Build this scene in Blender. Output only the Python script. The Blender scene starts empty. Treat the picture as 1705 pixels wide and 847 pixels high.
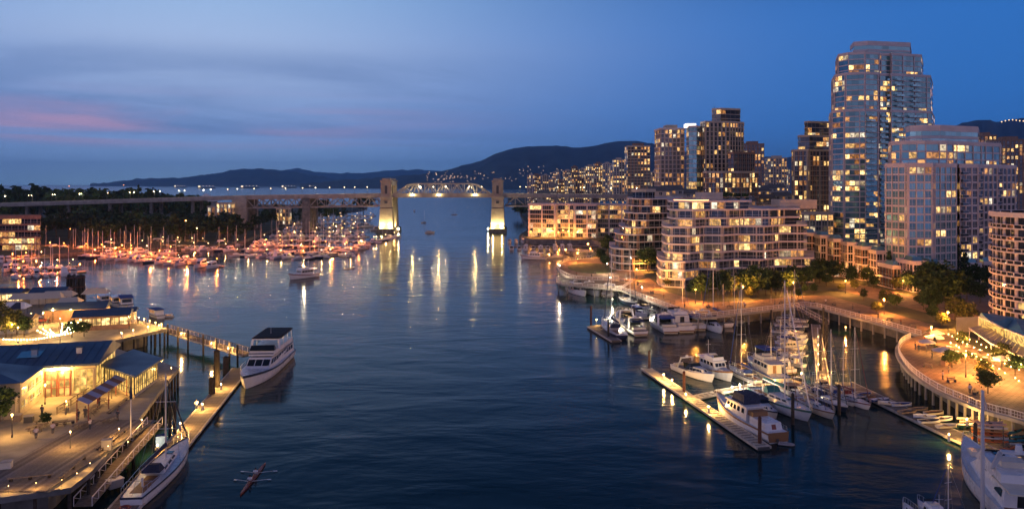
import bpy, math, random
from mathutils import Vector, Matrix
R = random.Random(7)
sc = bpy.context.scene
COL = sc.collection
PI = math.pi
def rad(d): return math.radians(d)
def lin(*c):
    return tuple(((x/255.0+0.055)/1.055)**2.4 if x > 10 else x/255.0/12.92 for x in c)
# ------------------------------------------------------------------ camera
F, HZ, H = 1300.0, 306.0, 40.0            # focal length in photo pixels, horizon row, eye height above water
cd = bpy.data.cameras.new('camera'); cam = bpy.data.objects.new('camera', cd); COL.objects.link(cam)
cam.location = (0, 0, H); cam.rotation_euler = (PI/2, 0, 0)
cd.sensor_width = 36; cd.lens = 36*F/1705; cd.shift_y = -(423.5-HZ)/1705
cd.clip_start = 1; cd.clip_end = 80000
sc.camera = cam
# ------------------------------------------------------------------ world
wd = bpy.data.worlds.new('World'); sc.world = wd; wd.use_nodes = True
wt = wd.node_tree; wt.nodes.clear()
class NT:
    def __init__(s, t): s.t = t
    def n(s, typ, **kw):
        d = s.t.nodes.new('ShaderNode'+typ)
        for k, v in kw.items(): setattr(d, k, v)
        return d
    def put(s, sock, v):
        if hasattr(v, 'is_output'): s.t.links.new(v, sock)
        else: sock.default_value = v
    def m(s, op, a, b=None, c=None, clamp=False):
        d = s.n('Math', operation=op); d.use_clamp = clamp; s.put(d.inputs[0], a)
        if b is not None: s.put(d.inputs[1], b)
        if c is not None: s.put(d.inputs[2], c)
        return d.outputs[0]
    def mix(s, f, a, b, blend='MIX'):
        d = s.n('Mix', data_type='RGBA', blend_type=blend); s.put(d.inputs[0], f)
        for k, v in ((6, a), (7, b)): s.put(d.inputs[k], v if hasattr(v, 'is_output') else (*v[:3], 1))
        return d.outputs[2]
    def ramp(s, f, stops, interp='LINEAR'):
        d = s.n('ValToRGB'); r = d.color_ramp; r.interpolation = interp
        while len(r.elements) < len(stops): r.elements.new(0.5)
        for e, (p, c) in zip(r.elements, stops): e.position = p; e.color = (*c, 1)
        s.put(d.inputs[0], f); return d.outputs[0]
    def mr(s, v, a, b, c=0.0, d=1.0):
        k = s.n('MapRange', interpolation_type='SMOOTHSTEP'); s.put(k.inputs[0], v)
        for i, x in enumerate((a, b, c, d)): k.inputs[i+1].default_value = x
        return k.outputs[0]
    def xyz(s, x, y, z):
        d = s.n('CombineXYZ'); s.put(d.inputs[0], x); s.put(d.inputs[1], y); s.put(d.inputs[2], z); return d.outputs[0]
    def noise(s, vec, scale, detail=4, rough=.55, dist=0.0):
        d = s.n('TexNoise'); s.put(d.inputs['Vector'], vec); d.inputs['Scale'].default_value = scale
        d.inputs['Detail'].default_value = detail; d.inputs['Roughness'].default_value = rough; d.inputs['Distortion'].default_value = dist
        return d.outputs['Fac']
W = NT(wt)
SUN_EL, SUN_AZ = rad(-1.0), rad(-48)       # the sun has just set, left of the frame
tc = W.n('TexCoord'); sp = W.n('SeparateXYZ'); wt.links.new(tc.outputs['Generated'], sp.inputs[0])
dx, dy, dz = sp.outputs
el = W.m('ARCSINE', W.m('MAXIMUM', W.m('MINIMUM', dz, 1.0), -0.999))
ln = W.m('SQRT', W.m('ADD', W.m('MULTIPLY', dx, dx), W.m('MULTIPLY', dy, dy)))
a0 = rad(-22)
ca = W.m('DIVIDE', W.m('ADD', W.m('MULTIPLY', dx, math.sin(a0)), W.m('MULTIPLY', dy, math.cos(a0))), W.m('MAXIMUM', ln, .001))
glow = W.m('POWER', W.m('MULTIPLY_ADD', ca, .4999, .5), 20.0)
e01 = W.m('DIVIDE', W.m('MAXIMUM', el, 0.0), PI/2)
D90 = 90.0
brt = W.ramp(e01, [(0, lin(156,200,240)), (1.6/D90, lin(142,182,236)), (3.6/D90, lin(130,164,220)), (6.5/D90, lin(152,176,220)), (9.5/D90, lin(164,186,224)),
                   (13/D90, lin(148,180,222)), (20/D90, lin(66,112,170)), (34/D90, lin(26,68,118)), (1, lin(12,40,84))])
drk = W.ramp(e01, [(0, lin(54,114,182)), (4/D90, lin(44,110,188)), (11/D90, lin(44,108,186)), (20/D90, lin(24,76,142)), (34/D90, lin(12,48,98)), (1, lin(8,30,68))])
base = W.mix(glow, drk, brt)
belt_fill = W.m('MULTIPLY', W.m('MULTIPLY', W.mr(ca, .5, -.45), .92), W.m('MULTIPLY', W.mr(el, rad(-3), rad(4)), W.mr(el, rad(58), rad(12))))
base = W.mix(belt_fill, base, lin(180, 168, 204))   # rose earth-shadow band behind the viewer, brightened and widened to fill-light the facades
nis = W.n('TexSky', sky_type='NISHITA'); nis.sun_disc = False; nis.sun_elevation = SUN_EL; nis.sun_rotation = SUN_AZ
nis.altitude = 40; nis.air_density = 1.0; nis.dust_density = .5; nis.ozone_density = 3
base = W.mix(1.0, base, W.mix(1.0, nis.outputs[0], (.02, .02, .02), 'MULTIPLY'), 'ADD')
# thin streaky clouds on a plane overhead
q = W.m('ADD', W.m('MAXIMUM', dz, 0.0), 0.035)
u = W.m('DIVIDE', dx, q); v = W.m('DIVIDE', dy, q)
cv = W.xyz(W.m('MULTIPLY', W.m('ADD', u, W.m('MULTIPLY', v, .16)), .34), W.m('MULTIPLY', W.m('SUBTRACT', v, W.m('MULTIPLY', u, .34)), .50), 0.0)
n1 = W.noise(cv, 0.42, 7, .60, 1.1); n2 = W.noise(cv, 0.62, 6, .55, .7)
left = W.mr(W.m('DIVIDE', dx, W.m('MAXIMUM', ln, .001)), .30, -.16)
band = W.m('MULTIPLY', W.mr(el, rad(1.6), rad(4.2)), W.mr(el, rad(10.5), rad(7.4)))
c1 = W.m('MULTIPLY', W.m('MULTIPLY', W.mr(n1, .42, .62), band), W.m('MULTIPLY', left, .62))
base = W.mix(c1, base, lin(98, 126, 178))
pk = W.m('MULTIPLY', W.m('MULTIPLY', W.mr(el, rad(2.0), rad(3.4)), W.mr(el, rad(6.8), rad(4.6))), W.mr(n2, .42, .70))
pk = W.m('MULTIPLY', pk, W.m('MULTIPLY', W.mr(W.m('DIVIDE', dx, W.m('MAXIMUM', ln, .001)), .12, -.46), .9))
base = W.mix(pk, base, lin(190, 158, 194))
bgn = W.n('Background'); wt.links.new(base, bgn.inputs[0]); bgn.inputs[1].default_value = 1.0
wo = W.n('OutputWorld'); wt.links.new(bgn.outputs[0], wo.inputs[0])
# the last of the sunset glow
sl = bpy.data.lights.new('sun', 'SUN'); sl.energy = 0.34; sl.angle = rad(40); sl.color = (1, .74, .72)
so = bpy.data.objects.new('sun', sl); COL.objects.link(so)
so.rotation_euler = Vector((math.sin(rad(-92))*-1, -math.cos(rad(-92)), -.22)).to_track_quat('-Z', 'Y').to_euler()
# ------------------------------------------------------------------ view
vs = sc.view_settings; vs.view_transform = 'Standard'; vs.look = 'None'; vs.exposure = 0.18; vs.gamma = 1.0; vs.use_curve_mapping = False
cy = sc.cycles; cy.max_bounces = 6; cy.diffuse_bounces = 2; cy.glossy_bounces = 3; cy.transmission_bounces = 3; cy.volume_bounces = 0; cy.transparent_max_bounces = 6
cy.sample_clamp_indirect = 3.0; cy.sample_clamp_direct = 0; cy.adaptive_threshold = .025; cy.use_denoising = True; cy.use_light_tree = True; cy.caustics_reflective = False; cy.caustics_refractive = False
# ------------------------------------------------------------------ helpers
def P(px, py, z=0.0):                      # photo pixel of a point at height z -> world point
    Y = (H-z)*F/(py-HZ); return Vector(((px-852.5)*Y/F, Y, z))
def Q(px, Y, z=0.0): return Vector(((px-852.5)*Y/F, Y, z))
def ZY(py, Y): return H-(py-HZ)*Y/F
ORD = 'first second third fourth fifth sixth seventh eighth ninth tenth eleventh twelfth thirteenth fourteenth fifteenth sixteenth seventeenth eighteenth nineteenth'.split()
def nth(n):
    if n <= 19: return ORD[n-1]
    t, o = divmod(n, 10)
    tens = ['', '', 'twent', 'thirt', 'fort', 'fift', 'sixt', 'sevent', 'eight', 'ninet'][t]
    return tens+'ieth' if o == 0 else tens+'y-'+ORD[o-1]
MATS = {}
def mat(name, col=(.5, .5, .5), rough=.6, metal=0.0, var=0.0, scale=1.0, bump=0.0, spec=.5, emit=None, es=0.0, rnd=0.0, isl=0.0, sample=False, stretch=None, coat=0.0):
    if name in MATS: return MATS[name]
    m = bpy.data.materials.new(name); m.use_nodes = True; MATS[name] = m
    t = NT(m.node_tree); b = m.node_tree.nodes['Principled BSDF']
    c = (*col[:3], 1); b.inputs['Roughness'].default_value = rough; b.inputs['Metallic'].default_value = metal
    b.inputs['Specular IOR Level'].default_value = spec; b.inputs['Coat Weight'].default_value = coat
    out = None
    if var or bump:
        k = t.n('TexCoord').outputs['Object']
        if stretch:
            mp = t.n('Mapping'); t.put(mp.inputs[0], k); mp.inputs['Scale'].default_value = stretch; k = mp.outputs[0]
        n = t.noise(k, scale, 5, .6)
        if var:
            f = t.mr(n, .3, .7, 1-var, 1+var)
            out = t.mix(1.0, c, t.xyz(f, f, f), 'MULTIPLY')
            rr = t.mr(n, .3, .7, min(1, rough+.08), max(.02, rough-.08)); t.put(b.inputs['Roughness'], rr)
        if bump:
            bp = t.n('Bump'); bp.inputs['Strength'].default_value = bump; bp.inputs['Distance'].default_value = .05; t.put(bp.inputs['Height'], n); t.put(b.inputs['Normal'], bp.outputs[0])
    if rnd:
        f = t.m('MULTIPLY_ADD', t.n('ObjectInfo').outputs['Random'], 2*rnd, 1-rnd); out = t.mix(1.0, out or c, t.xyz(f, f, f), 'MULTIPLY')
    if isl:
        f = t.m('MULTIPLY_ADD', t.n('NewGeometry').outputs['Random Per Island'], 2*isl, 1-isl); out = t.mix(1.0, out or c, t.xyz(f, f, f), 'MULTIPLY')
    t.put(b.inputs['Base Color'], out or c)
    if emit: b.inputs['Emission Color'].default_value = (*emit, 1); b.inputs['Emission Strength'].default_value = es
    m.cycles.emission_sampling = 'FRONT' if sample else 'NONE'
    return m
def newmesh(v, f, mats, mi=None, smooth=False, name='mesh'):
    me = bpy.data.meshes.new(name); me.from_pydata(v, [], f)
    for x in mats: me.materials.append(x)
    if mi: me.polygons.foreach_set('material_index', mi)
    if smooth: me.polygons.foreach_set('use_smooth', [True]*len(f))
    me.update(); return me
def ob(name, me, parent=None, loc=(0, 0, 0), rz=0.0, s=None):
    o = bpy.data.objects.new(name, me); COL.objects.link(o); o.location = loc
    if rz: o.rotation_euler = (0, 0, rz)
    if s: o.scale = s if hasattr(s, '__len__') else (s, s, s)
    if parent: o.parent = parent
    return o
def tag(o, label=None, cat=None, group=None, kind=None):
    if label: o['label'] = label
    if cat: o['category'] = cat
    if group: o['group'] = group
    if kind: o['kind'] = kind
    return o
def thing(name, label, cat, loc=(0, 0, 0), rz=0.0, group=None, s=None):
    return tag(ob(name, None, None, loc, rz, s), label, cat, group)
def dup(o, loc, rz=None, label=None, group=None, s=None, parent=None):
    c = o.copy(); COL.objects.link(c)
    if parent is not None: c.parent = parent
    else:
        c.location = loc
        if rz is not None: c.rotation_euler = (0, 0, rz)
        if s: c.scale = s if hasattr(s, '__len__') else (s, s, s)
        if label: c['label'] = label
        if group: c['group'] = group
    for ch in KIDS.get(o.name, ()): dup(ch, None, parent=c)
    return c
KIDS = {}
def index_kids(o):                          # remember the parts of a prototype so that copies are quick
    KIDS[o.name] = list(o.children)
    for c in KIDS[o.name]: index_kids(c)
    return o
def kill(o):
    for c in list(o.children): kill(c)
    bpy.data.objects.remove(o)
class MB:
    def __init__(s): s.v = []; s.f = []; s.m = []; s.mats = []
    def mi(s, m):
        if m not in s.mats: s.mats.append(m)
        return s.mats.index(m)
    def add(s, v, f, m):
        o = len(s.v); s.v += [tuple(x) for x in v]; k = s.mi(m)
        for q in f: s.f.append(tuple(i+o for i in q)); s.m.append(k)
        return s
    def quad(s, a, b, c, d, m): return s.add([a, b, c, d], [(0, 1, 2, 3)], m)
    def box(s, x0, x1, y0, y1, z0, z1, m):
        return s.add([(x0,y0,z0),(x1,y0,z0),(x1,y1,z0),(x0,y1,z0),(x0,y0,z1),(x1,y0,z1),(x1,y1,z1),(x0,y1,z1)],
                     [(0,3,2,1),(4,5,6,7),(0,1,5,4),(1,2,6,5),(2,3,7,6),(3,0,4,7)], m)
    def beam(s, p, q, w, h, m, up=(0, 0, 1)):
        p, q = Vector(p), Vector(q); d = (q-p).normalized(); u = Vector(up)
        if abs(d.dot(u)) > .98: u = Vector((0, 1, 0))
        a = d.cross(u).normalized()*w/2; b = a.cross(d).normalized()*h/2
        v = [p-a-b, p+a-b, p+a+b, p-a+b, q-a-b, q+a-b, q+a+b, q-a+b]
        return s.add(v, [(0,1,2,3),(7,6,5,4),(0,4,5,1),(1,5,6,2),(2,6,7,3),(3,7,4,0)], m)
    def tube(s, p, q, r0, r1, m, n=6):
        p, q = Vector(p), Vector(q); d = (q-p).normalized(); u = Vector((0, 0, 1)) if abs(d.z) < .9 else Vector((1, 0, 0))
        a = d.cross(u).normalized(); b = a.cross(d)
        v = [p+(a*math.cos(2*PI*i/n)+b*math.sin(2*PI*i/n))*r0 for i in range(n)]+[q+(a*math.cos(2*PI*i/n)+b*math.sin(2*PI*i/n))*r1 for i in range(n)]
        f = [(i, (i+1) % n, n+(i+1) % n, n+i) for i in range(n)]+[tuple(range(n))[::-1], tuple(range(n, 2*n))]
        return s.add(v, f, m)
    def prism(s, poly, z0, z1, m, top=None):
        n = len(poly)
        s.add([(x, y, z0) for x, y in poly]+[(x, y, z1) for x, y in poly], [(i, (i+1) % n, n+(i+1) % n, n+i) for i in range(n)], m)
        s.add([(x, y, z1) for x, y in poly], [tuple(range(n))], top or m)
        return s.add([(x, y, z0) for x, y in poly], [tuple(range(n))[::-1]], m)
    def loft(s, secs, m, closed=False, caps=False):
        n = len(secs[0]); v = [p for q in secs for p in q]; f = []
        for i in range(len(secs)-1):
            for j in range(n if closed else n-1): f.append((i*n+j, i*n+(j+1) % n, (i+1)*n+(j+1) % n, (i+1)*n+j))
        if caps: f += [tuple(range(n))[::-1], tuple(range((len(secs)-1)*n, len(secs)*n))]
        return s.add(v, f, m)
    def mesh(s, smooth=False): return newmesh(s.v, s.f, s.mats, s.m, smooth)
    def build(s, name, parent=None, loc=(0, 0, 0), rz=0.0, smooth=False): return ob(name, s.mesh(smooth), parent, loc, rz)
def off(poly, d):                           # offset a convex-ish ccw polygon outwards by d
    n = len(poly); r = []
    for i in range(n):
        a, b, c = Vector(poly[i-1]), Vector(poly[i]), Vector(poly[(i+1) % n])
        e, g = (b-a).normalized(), (c-b).normalized(); k = Vector((e.y, -e.x)); l = Vector((g.y, -g.x))
        h = (k+l); h = h/max(.3, h.dot(k)) if h.length > .01 else k
        r.append((b.x+h.x*d, b.y+h.y*d))
    return r
def icos(r, m, sub=1):
    b = MB(); n = 6 if sub == 1 else 10; h = 3 if sub == 1 else 6
    secs = [[(r*math.sin(PI*j/h)*math.cos(2*PI*i/n), r*math.sin(PI*j/h)*math.sin(2*PI*i/n), -r*math.cos(PI*j/h)) for i in range(n)] for j in range(h+1)]
    b.loft(secs, m, closed=True); return b
LIGHTS = {}
def glow(parent, z, kind, power, r=.12, x=0.0, y=0.0):    # the light given off by a lit lamp, just under its globe
    col = {'s': (1, .36, .06), 'w': (1, .52, .13), 'c': (1, .80, .50), 'o': (1, .20, .03)}[kind]
    k = (kind, power)
    if k not in LIGHTS: l = bpy.data.lights.new('lamp_light', 'POINT'); l.energy = power; l.color = col; l.shadow_soft_size = r; LIGHTS[k] = l
    o = bpy.data.objects.new('light', LIGHTS[k]); COL.objects.link(o); o.parent = parent; o.location = (x, y, z)
# ------------------------------------------------------------------ materials
WHITE = mat('white_gelcoat', (.62, .63, .66), .3, var=.08, scale=.8, rnd=.1)
CREAM = mat('cream_paint', (.60, .55, .46), .4, var=.08, scale=.8)
DKGLASS = mat('dark_glass', (.012, .016, .022), .06)
BLUEC = mat('blue_canvas', (.015, .05, .22), .85, var=.15, scale=3)
TEALC = mat('teal_canvas', (.02, .16, .17), .8, var=.15, scale=3)
NAVYC = mat('navy_canvas', (.012, .022, .06), .85, var=.2, scale=3)
TANC = mat('tan_canvas', (.30, .22, .15), .9, var=.15, scale=3)
REDC = mat('maroon_canvas', (.12, .02, .025), .9, var=.15, scale=3)
BLACKC = mat('black_canvas', (.01, .01, .012), .9, var=.2, scale=3)
ALU = mat('aluminium', (.55, .56, .58), .35, metal=.8)
MAST = mat('mast_alloy', (.56, .56, .60), .4, metal=.3)
WIRE = mat('rigging_wire', (.25, .25, .27), .4, metal=.8)
TEAK = mat('teak', (.22, .11, .05), .6, var=.25, scale=4, stretch=(1, 8, 1))
RUST = mat('red_hull', (.18, .03, .025), .5, var=.15)
NAVYH = mat('navy_hull', (.015, .025, .06), .3)
GREENH = mat('green_trim', (.02, .13, .12), .4)
WOOD = mat('weathered_wood', (.17, .13, .10), .85, var=.4, scale=1.2, bump=.4, stretch=(1, 6, 1), rnd=.25)
PILE = mat('creosote_pile', (.035, .026, .022), .9, var=.4, scale=2, bump=.4, rnd=.3)
RUSTP = mat('rusty_steel_pile', (.10, .035, .022), .8, var=.4, scale=2)
CONC = mat('concrete', (.30, .28, .26), .85, var=.18, scale=.25, bump=.15)
CONCD = mat('dark_concrete', (.14, .135, .13), .9, var=.3, scale=.4, bump=.2)
STEEL = mat('bridge_steel', (.27, .26, .25), .6, var=.2, scale=.5)
STEELD = mat('dark_steel', (.05, .05, .055), .6)
WPAINT = mat('white_paint', (.66, .62, .60), .5, var=.08, scale=1)
ASPH = mat('asphalt', (.05, .05, .052), .9, var=.2, scale=.6)
BRICKP = mat('brick_paving', (.27, .16, .11), .85, var=.22, scale=.35, bump=.15)
_t = NT(BRICKP.node_tree); _b = BRICKP.node_tree.nodes['Principled BSDF']; _k = _t.n('TexBrick'); _t.put(_k.inputs['Vector'], _t.n('TexCoord').outputs['Object'])
_k.inputs['Scale'].default_value = .35; _k.inputs['Mortar Size'].default_value = .035; _k.inputs['Color1'].default_value = (1, 1, 1, 1); _k.inputs['Color2'].default_value = (.72, .74, .78, 1); _k.inputs['Mortar'].default_value = (.42, .40, .38, 1)
_old = _b.inputs['Base Color'].links[0].from_socket; _t.put(_b.inputs['Base Color'], _t.mix(1.0, _old, _k.outputs['Color'], 'MULTIPLY'))
GRASS = mat('lawn', (.06, .09, .025), .95, var=.3, scale=.5, bump=.3)
EARTH = mat('planted_ground', (.045, .05, .03), .95, var=.4, scale=.15)
STONE = mat('rip_rap', (.10, .095, .09), .9, var=.4, scale=.5, bump=.8)
SODIUM = mat('sodium_lamp', (1, .8, .5), emit=(1, .40, .07), es=9)
WARM = mat('warm_lamp', (1, .9, .7), emit=(1, .60, .20), es=9)
COOL = mat('white_lamp', (1, 1, 1), emit=(1, .82, .52), es=9)
RED = mat('red_lamp', (1, .1, .1), emit=(1, .08, .06), es=110, sample=True)
BULB = mat('string_bulb', (1, .9, .7), emit=(1, .68, .28), es=110, sample=True)
# ------------------------------------------------------------------ water
wm = bpy.data.materials.new('harbour_water'); wm.use_nodes = True; t = NT(wm.node_tree); b = wm.node_tree.nodes['Principled BSDF']
b.inputs['Base Color'].default_value = (.003, .020, .028, 1); b.inputs['Roughness'].default_value = .13; b.inputs['IOR'].default_value = 1.16
k = t.n('TexCoord').outputs['Object']
mp = t.n('Mapping'); t.put(mp.inputs[0], k); mp.inputs['Scale'].default_value = (.55, 1, 1); mp.inputs['Rotation'].default_value = (0, 0, .35)
w1 = t.noise(mp.outputs[0], .10, 3, .5, .4); w2 = t.noise(mp.outputs[0], .55, 3, .55, .3); w3 = t.noise(mp.outputs[0], 2.2, 2, .5)
patch = t.mr(t.noise(mp.outputs[0], .012, 4, .55, 1.2), .38, .64, .12, 1.1)
hgt = t.m('ADD', t.m('MULTIPLY', w1, 1.1), t.m('MULTIPLY', patch, t.m('ADD', t.m('MULTIPLY', w2, .26), t.m('MULTIPLY', w3, .04))))
bp = t.n('Bump'); bp.inputs['Strength'].default_value = 1.0; bp.inputs['Distance'].default_value = .26; t.put(bp.inputs['Height'], hgt); t.put(b.inputs['Normal'], bp.outputs[0])
water = MB().quad((-16000, -150, 0), (16000, -150, 0), (16000, 26000, 0), (-16000, 26000, 0), wm).build('water'); tag(water, kind='structure')
# ------------------------------------------------------------------ hills
def hills(name, prof, Y, mtl, depth, seed):
    rr = random.Random(seed); n = 120; x0, x1 = prof[0][0], prof[-1][0]
    def top(px):
        for (a, ya), (b_, yb) in zip(prof, prof[1:]):
            if a <= px <= b_: return ya+(yb-ya)*(px-a)/(b_-a)
    import mathutils.noise as mn
    secs = []
    for i in range(n+1):
        px = x0+(x1-x0)*i/n; col = []
        zt = ZY(top(px), Y)+mn.noise((i*.9, seed, 0))*Y*.0011+mn.noise((i*.37, seed, 4))*Y*.0016
        for j, (dy_, h) in enumerate(((-1, -.01), (-.8, .10), (-.6, .27), (-.4, .5), (-.2, .78), (0, 1), (.3, .8), (.7, .4), (1, -.01))):
            yy = Y+dy_*depth; zz = max(-5, zt*h*(1+(.35*mn.noise((i*.23, j*.8, seed)) if 0 < j < 5 else 0)))
            col.append((*Q(px, yy)[:2], zz))
        secs.append(col)
    o = MB().loft(secs, mtl).build(name, smooth=True); return tag(o, kind='structure')
FOREST = mat('forested_slope', (.030, .045, .045), .95, var=.45, scale=.004)
hills('hills_far', [(380,300),(440,292),(470,285),(497,279),(520,286),(560,288),(610,288),(640,284),(700,282),(770,288),(850,292),(950,300)], 19500, FOREST, 1800, 3)
hills('hills_island', [(150,306),(180,304),(235,297),(300,296),(350,290),(400,281),(440,281),(480,284),(520,291),(560,298),(620,303),(680,306)], 13500, FOREST, 1200, 5)
hills('hills_mountain', [(500,306),(580,299),(640,295),(700,290),(740,284),(770,276),(800,268),(822,257),(850,248),(880,244),(940,242),(955,247),(990,243),(1020,236),(1050,234),(1080,238),(1110,246),(1150,255),(1200,262),(1290,262),(1380,262),(1450,268)], 8600, FOREST, 2200, 8)
hills('hills_ridge', [(1270,300),(1330,272),(1380,256),(1450,245),(1550,222),(1600,206),(1630,199),(1662,203),(1690,198),(1705,197),(1800,200),(1900,240)], 7600, FOREST, 2000, 12)
# lights of the town on the mountain's foot
tl = MB(); rr = random.Random(4)
TOWN = mat('town_lights', (1, .8, .5), emit=(1, .62, .30), es=2.2)
def dot(b_, p, r, m): b_.add([(p[0]-r,p[1],p[2]),(p[0]+r,p[1],p[2]),(p[0],p[1],p[2]+r),(p[0],p[1],p[2]-r),(p[0],p[1]-r,p[2])], [(0,4,2),(4,1,2),(0,3,4),(3,1,4)], m)
for i in range(120):
    px = rr.choice([rr.gauss(900, 40), rr.uniform(690, 1060), rr.gauss(800, 30), rr.gauss(735, 20)]); py = rr.gauss(296, 5) if px < 860 else rr.gauss(287, 6)
    dot(tl, Q(px, 6350, ZY(min(py, 303), 6350)), rr.uniform(1.5, 3.2), TOWN)
for i in range(7): dot(tl, Q(1668+i*6, 5550, ZY(203-2*math.sin(i*.7)-i*.5, 5550)), 5.5, TOWN)
tag(tl.build('town_lights'), 'scattered town lights on the foot of the mountain', 'lights', kind='stuff')
# ------------------------------------------------------------------ Burrard-type truss bridge
BY, BD = 650.0, 26.0                        # deck centre line, width
XL, XR = Q(648, BY).x, Q(829, BY).x
def deckz(x):
    if x < -225: return 29.3-(-225-x)*.031
    if x < XL: return 31.0-(XL-x)*.0145
    return 31.0-max(0, x-XR)*.008
br = thing('truss_bridge', 'long steel truss bridge with floodlit concrete towers crossing the channel', 'bridge', (0, BY, 0))
dk = MB(); xs = [-640, -500, -400, -300, -225, XL, XR, 60, 160, 260]
for a, c in zip(xs, xs[1:]):
    za, zc = deckz(a), deckz(c)
    for (w0, w1, t0, t1, m) in ((-BD/2, BD/2, -2.2, 0, CONC), (-BD/2-.3, -BD/2, -1.2, 1.15, CONC), (BD/2, BD/2+.3, -1.2, 1.15, CONC), (-9, 9, 0, .06, ASPH)):
        dk.add([(a,w0,za+t0),(c,w0,zc+t0),(c,w1,zc+t0),(a,w1,za+t0),(a,w0,za+t1),(c,w0,zc+t1),(c,w1,zc+t1),(a,w1,za+t1)],
               [(0,3,2,1),(4,5,6,7),(0,1,5,4),(1,2,6,5),(2,3,7,6),(3,0,4,7)], m)
dk.build('deck', br)
def truss(x0, x1, z0f, z1f, n, side, name='truss'):   # panel truss between bottom and top chord functions
    y = side*(BD/2-1.2)
    for i in range(n):
        a, c = x0+(x1-x0)*i/n, x0+(x1-x0)*(i+1)/n
        for (p, q_, nm, w) in (((a, y, z1f(a)), (c, y, z1f(c)), 'top_chord', 1.1), ((a, y, z0f(a)), (c, y, z0f(c)), 'bottom_chord', 1.1),
                           (((a, y, z0f(a)), (c, y, z1f(c)), 'diagonal', .7) if i % 2 == 0 else ((a, y, z1f(a)), (c, y, z0f(c)), 'diagonal', .7)),
                           ((c, y, z0f(c)), (c, y, z1f(c)), 'vertical', .45)):
            if (Vector(p)-Vector(q_)).length > 1: MB().beam(p, q_, w, w, STEEL).build(nm, br)
for s in (-1, 1):
    truss(XL+6, XR-6, lambda x: 31.0, lambda x: 31.0+9.0*min(1, .04+max(0, min(x-XL-6, XR-6-x))/13.0), 14, s)
    for xa, xb, n in ((-224, -170, 8), (-166, XL-7, 8)):
        truss(xa, xb, lambda x: deckz(x)-9.2, lambda x: deckz(x)-1.7, n, s)
    truss(XR+6, XR+56, lambda x: deckz(x)-9.2, lambda x: deckz(x)-1.7, 6, s)
LIMEST = mat('tower_concrete', (.34, .30, .23), .85, var=.16, scale=.2, bump=.1)
for x0 in (XL, XR):
    pr = MB(); hw = 4.6
    for (zb, zt, w0, w1, d0, d1) in ((0, 3.5, 7.5, 7.2, 19, 18.6), (3.5, 27.5, 5.6, 4.7, 17.2, 16), (27.5, 29.5, 5.2, 5.2, 16.6, 16.6)):
        pr.loft([[(x0-w0, -d0, zb), (x0+w0, -d0, zb), (x0+w0, d0, zb), (x0-w0, d0, zb)], [(x0-w1, -d1, zt), (x0+w1, -d1, zt), (x0+w1, d1, zt), (x0-w1, d1, zt)]], STONE if zb == 0 else LIMEST, closed=True, caps=True)
    pr.build('pier', br)
    for z in (9, 14.5, 20): MB().box(x0-5.6+z*.035, x0+5.6-z*.035, -17.3+z*.045, -16.4, z, z+.45, LIMEST).build('pier_band', br)
    for z in (5, 24): MB().box(x0-1.2, x0+1.2, -17.4+z*.045, -16.2, z, z+2.2, STEELD).build('pier_recess', br) if z > 9 else None
    for s in (-1, 1):
        tw = MB(); y0 = s*14.6
        tw.box(x0-4.3, x0+4.3, y0-1.6, y0+1.6, 29.5, 41.6, LIMEST); tw.box(x0-4.9, x0+4.9, y0-2.1, y0+2.1, 41.6, 43.0, LIMEST)
        tw.box(x0-3.4, x0+3.4, y0-1.7, y0+1.7, 43, 44.4, LIMEST)
        for k_ in (-1, 1): tw.box(x0+k_*3.5-.5, x0+k_*3.5+.5, y0-2.0, y0+2.0, 29.5, 41.6, LIMEST)
        pw = tw.build('tower', br)
        o = MB()
        o.box(x0-1.0, x0+1.0, y0-1.75, y0+1.75, 32, 38.5, STEELD); o.build('arch_recess', pw)
    MB().box(x0-4.0, x0+4.0, -13, 13, 38.4, 42.4, LIMEST).build('gallery', br)
for x0, w in ((-222, 5.5), (-168, 3.2)):
    pr = MB(); zt = deckz(x0)-1.6
    for s in (-1, 1): pr.box(x0-w, x0+w, s*10-3, s*10+3, 0, zt, CONCD)
    pr.box(x0-w+.5, x0+w-.5, -7, 7, zt-5, zt, CONCD); pr.box(x0-w-1, x0+w+1, -14, 14, 0, 3, CONCD); pr.build('pier', br)
    if w > 5:
        for s in (-1, 1): MB().box(x0-w-.4, x0+w+.4, s*13.6-1.4, s*13.6+1.4, 0, zt+2.6, CONC).build('tower', br)
for i, x0 in enumerate(range(-262, -620, -34)):
    pr = MB(); zt = deckz(x0)-1.6
    for s in (-1, 1): pr.box(x0-1.1, x0+1.1, s*9-1.1, s*9+1.1, 1, zt, CONCD)
    pr.box(x0-1, x0+1, -8, 8, zt-1.6, zt, CONCD); pr.build('viaduct_bent', br)
for x0 in (70, 110, 150, 190): MB().box(x0-1.2, x0+1.2, -10, 10, 1, deckz(x0)-1.6, CONCD).build('viaduct_bent', br)
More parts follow.
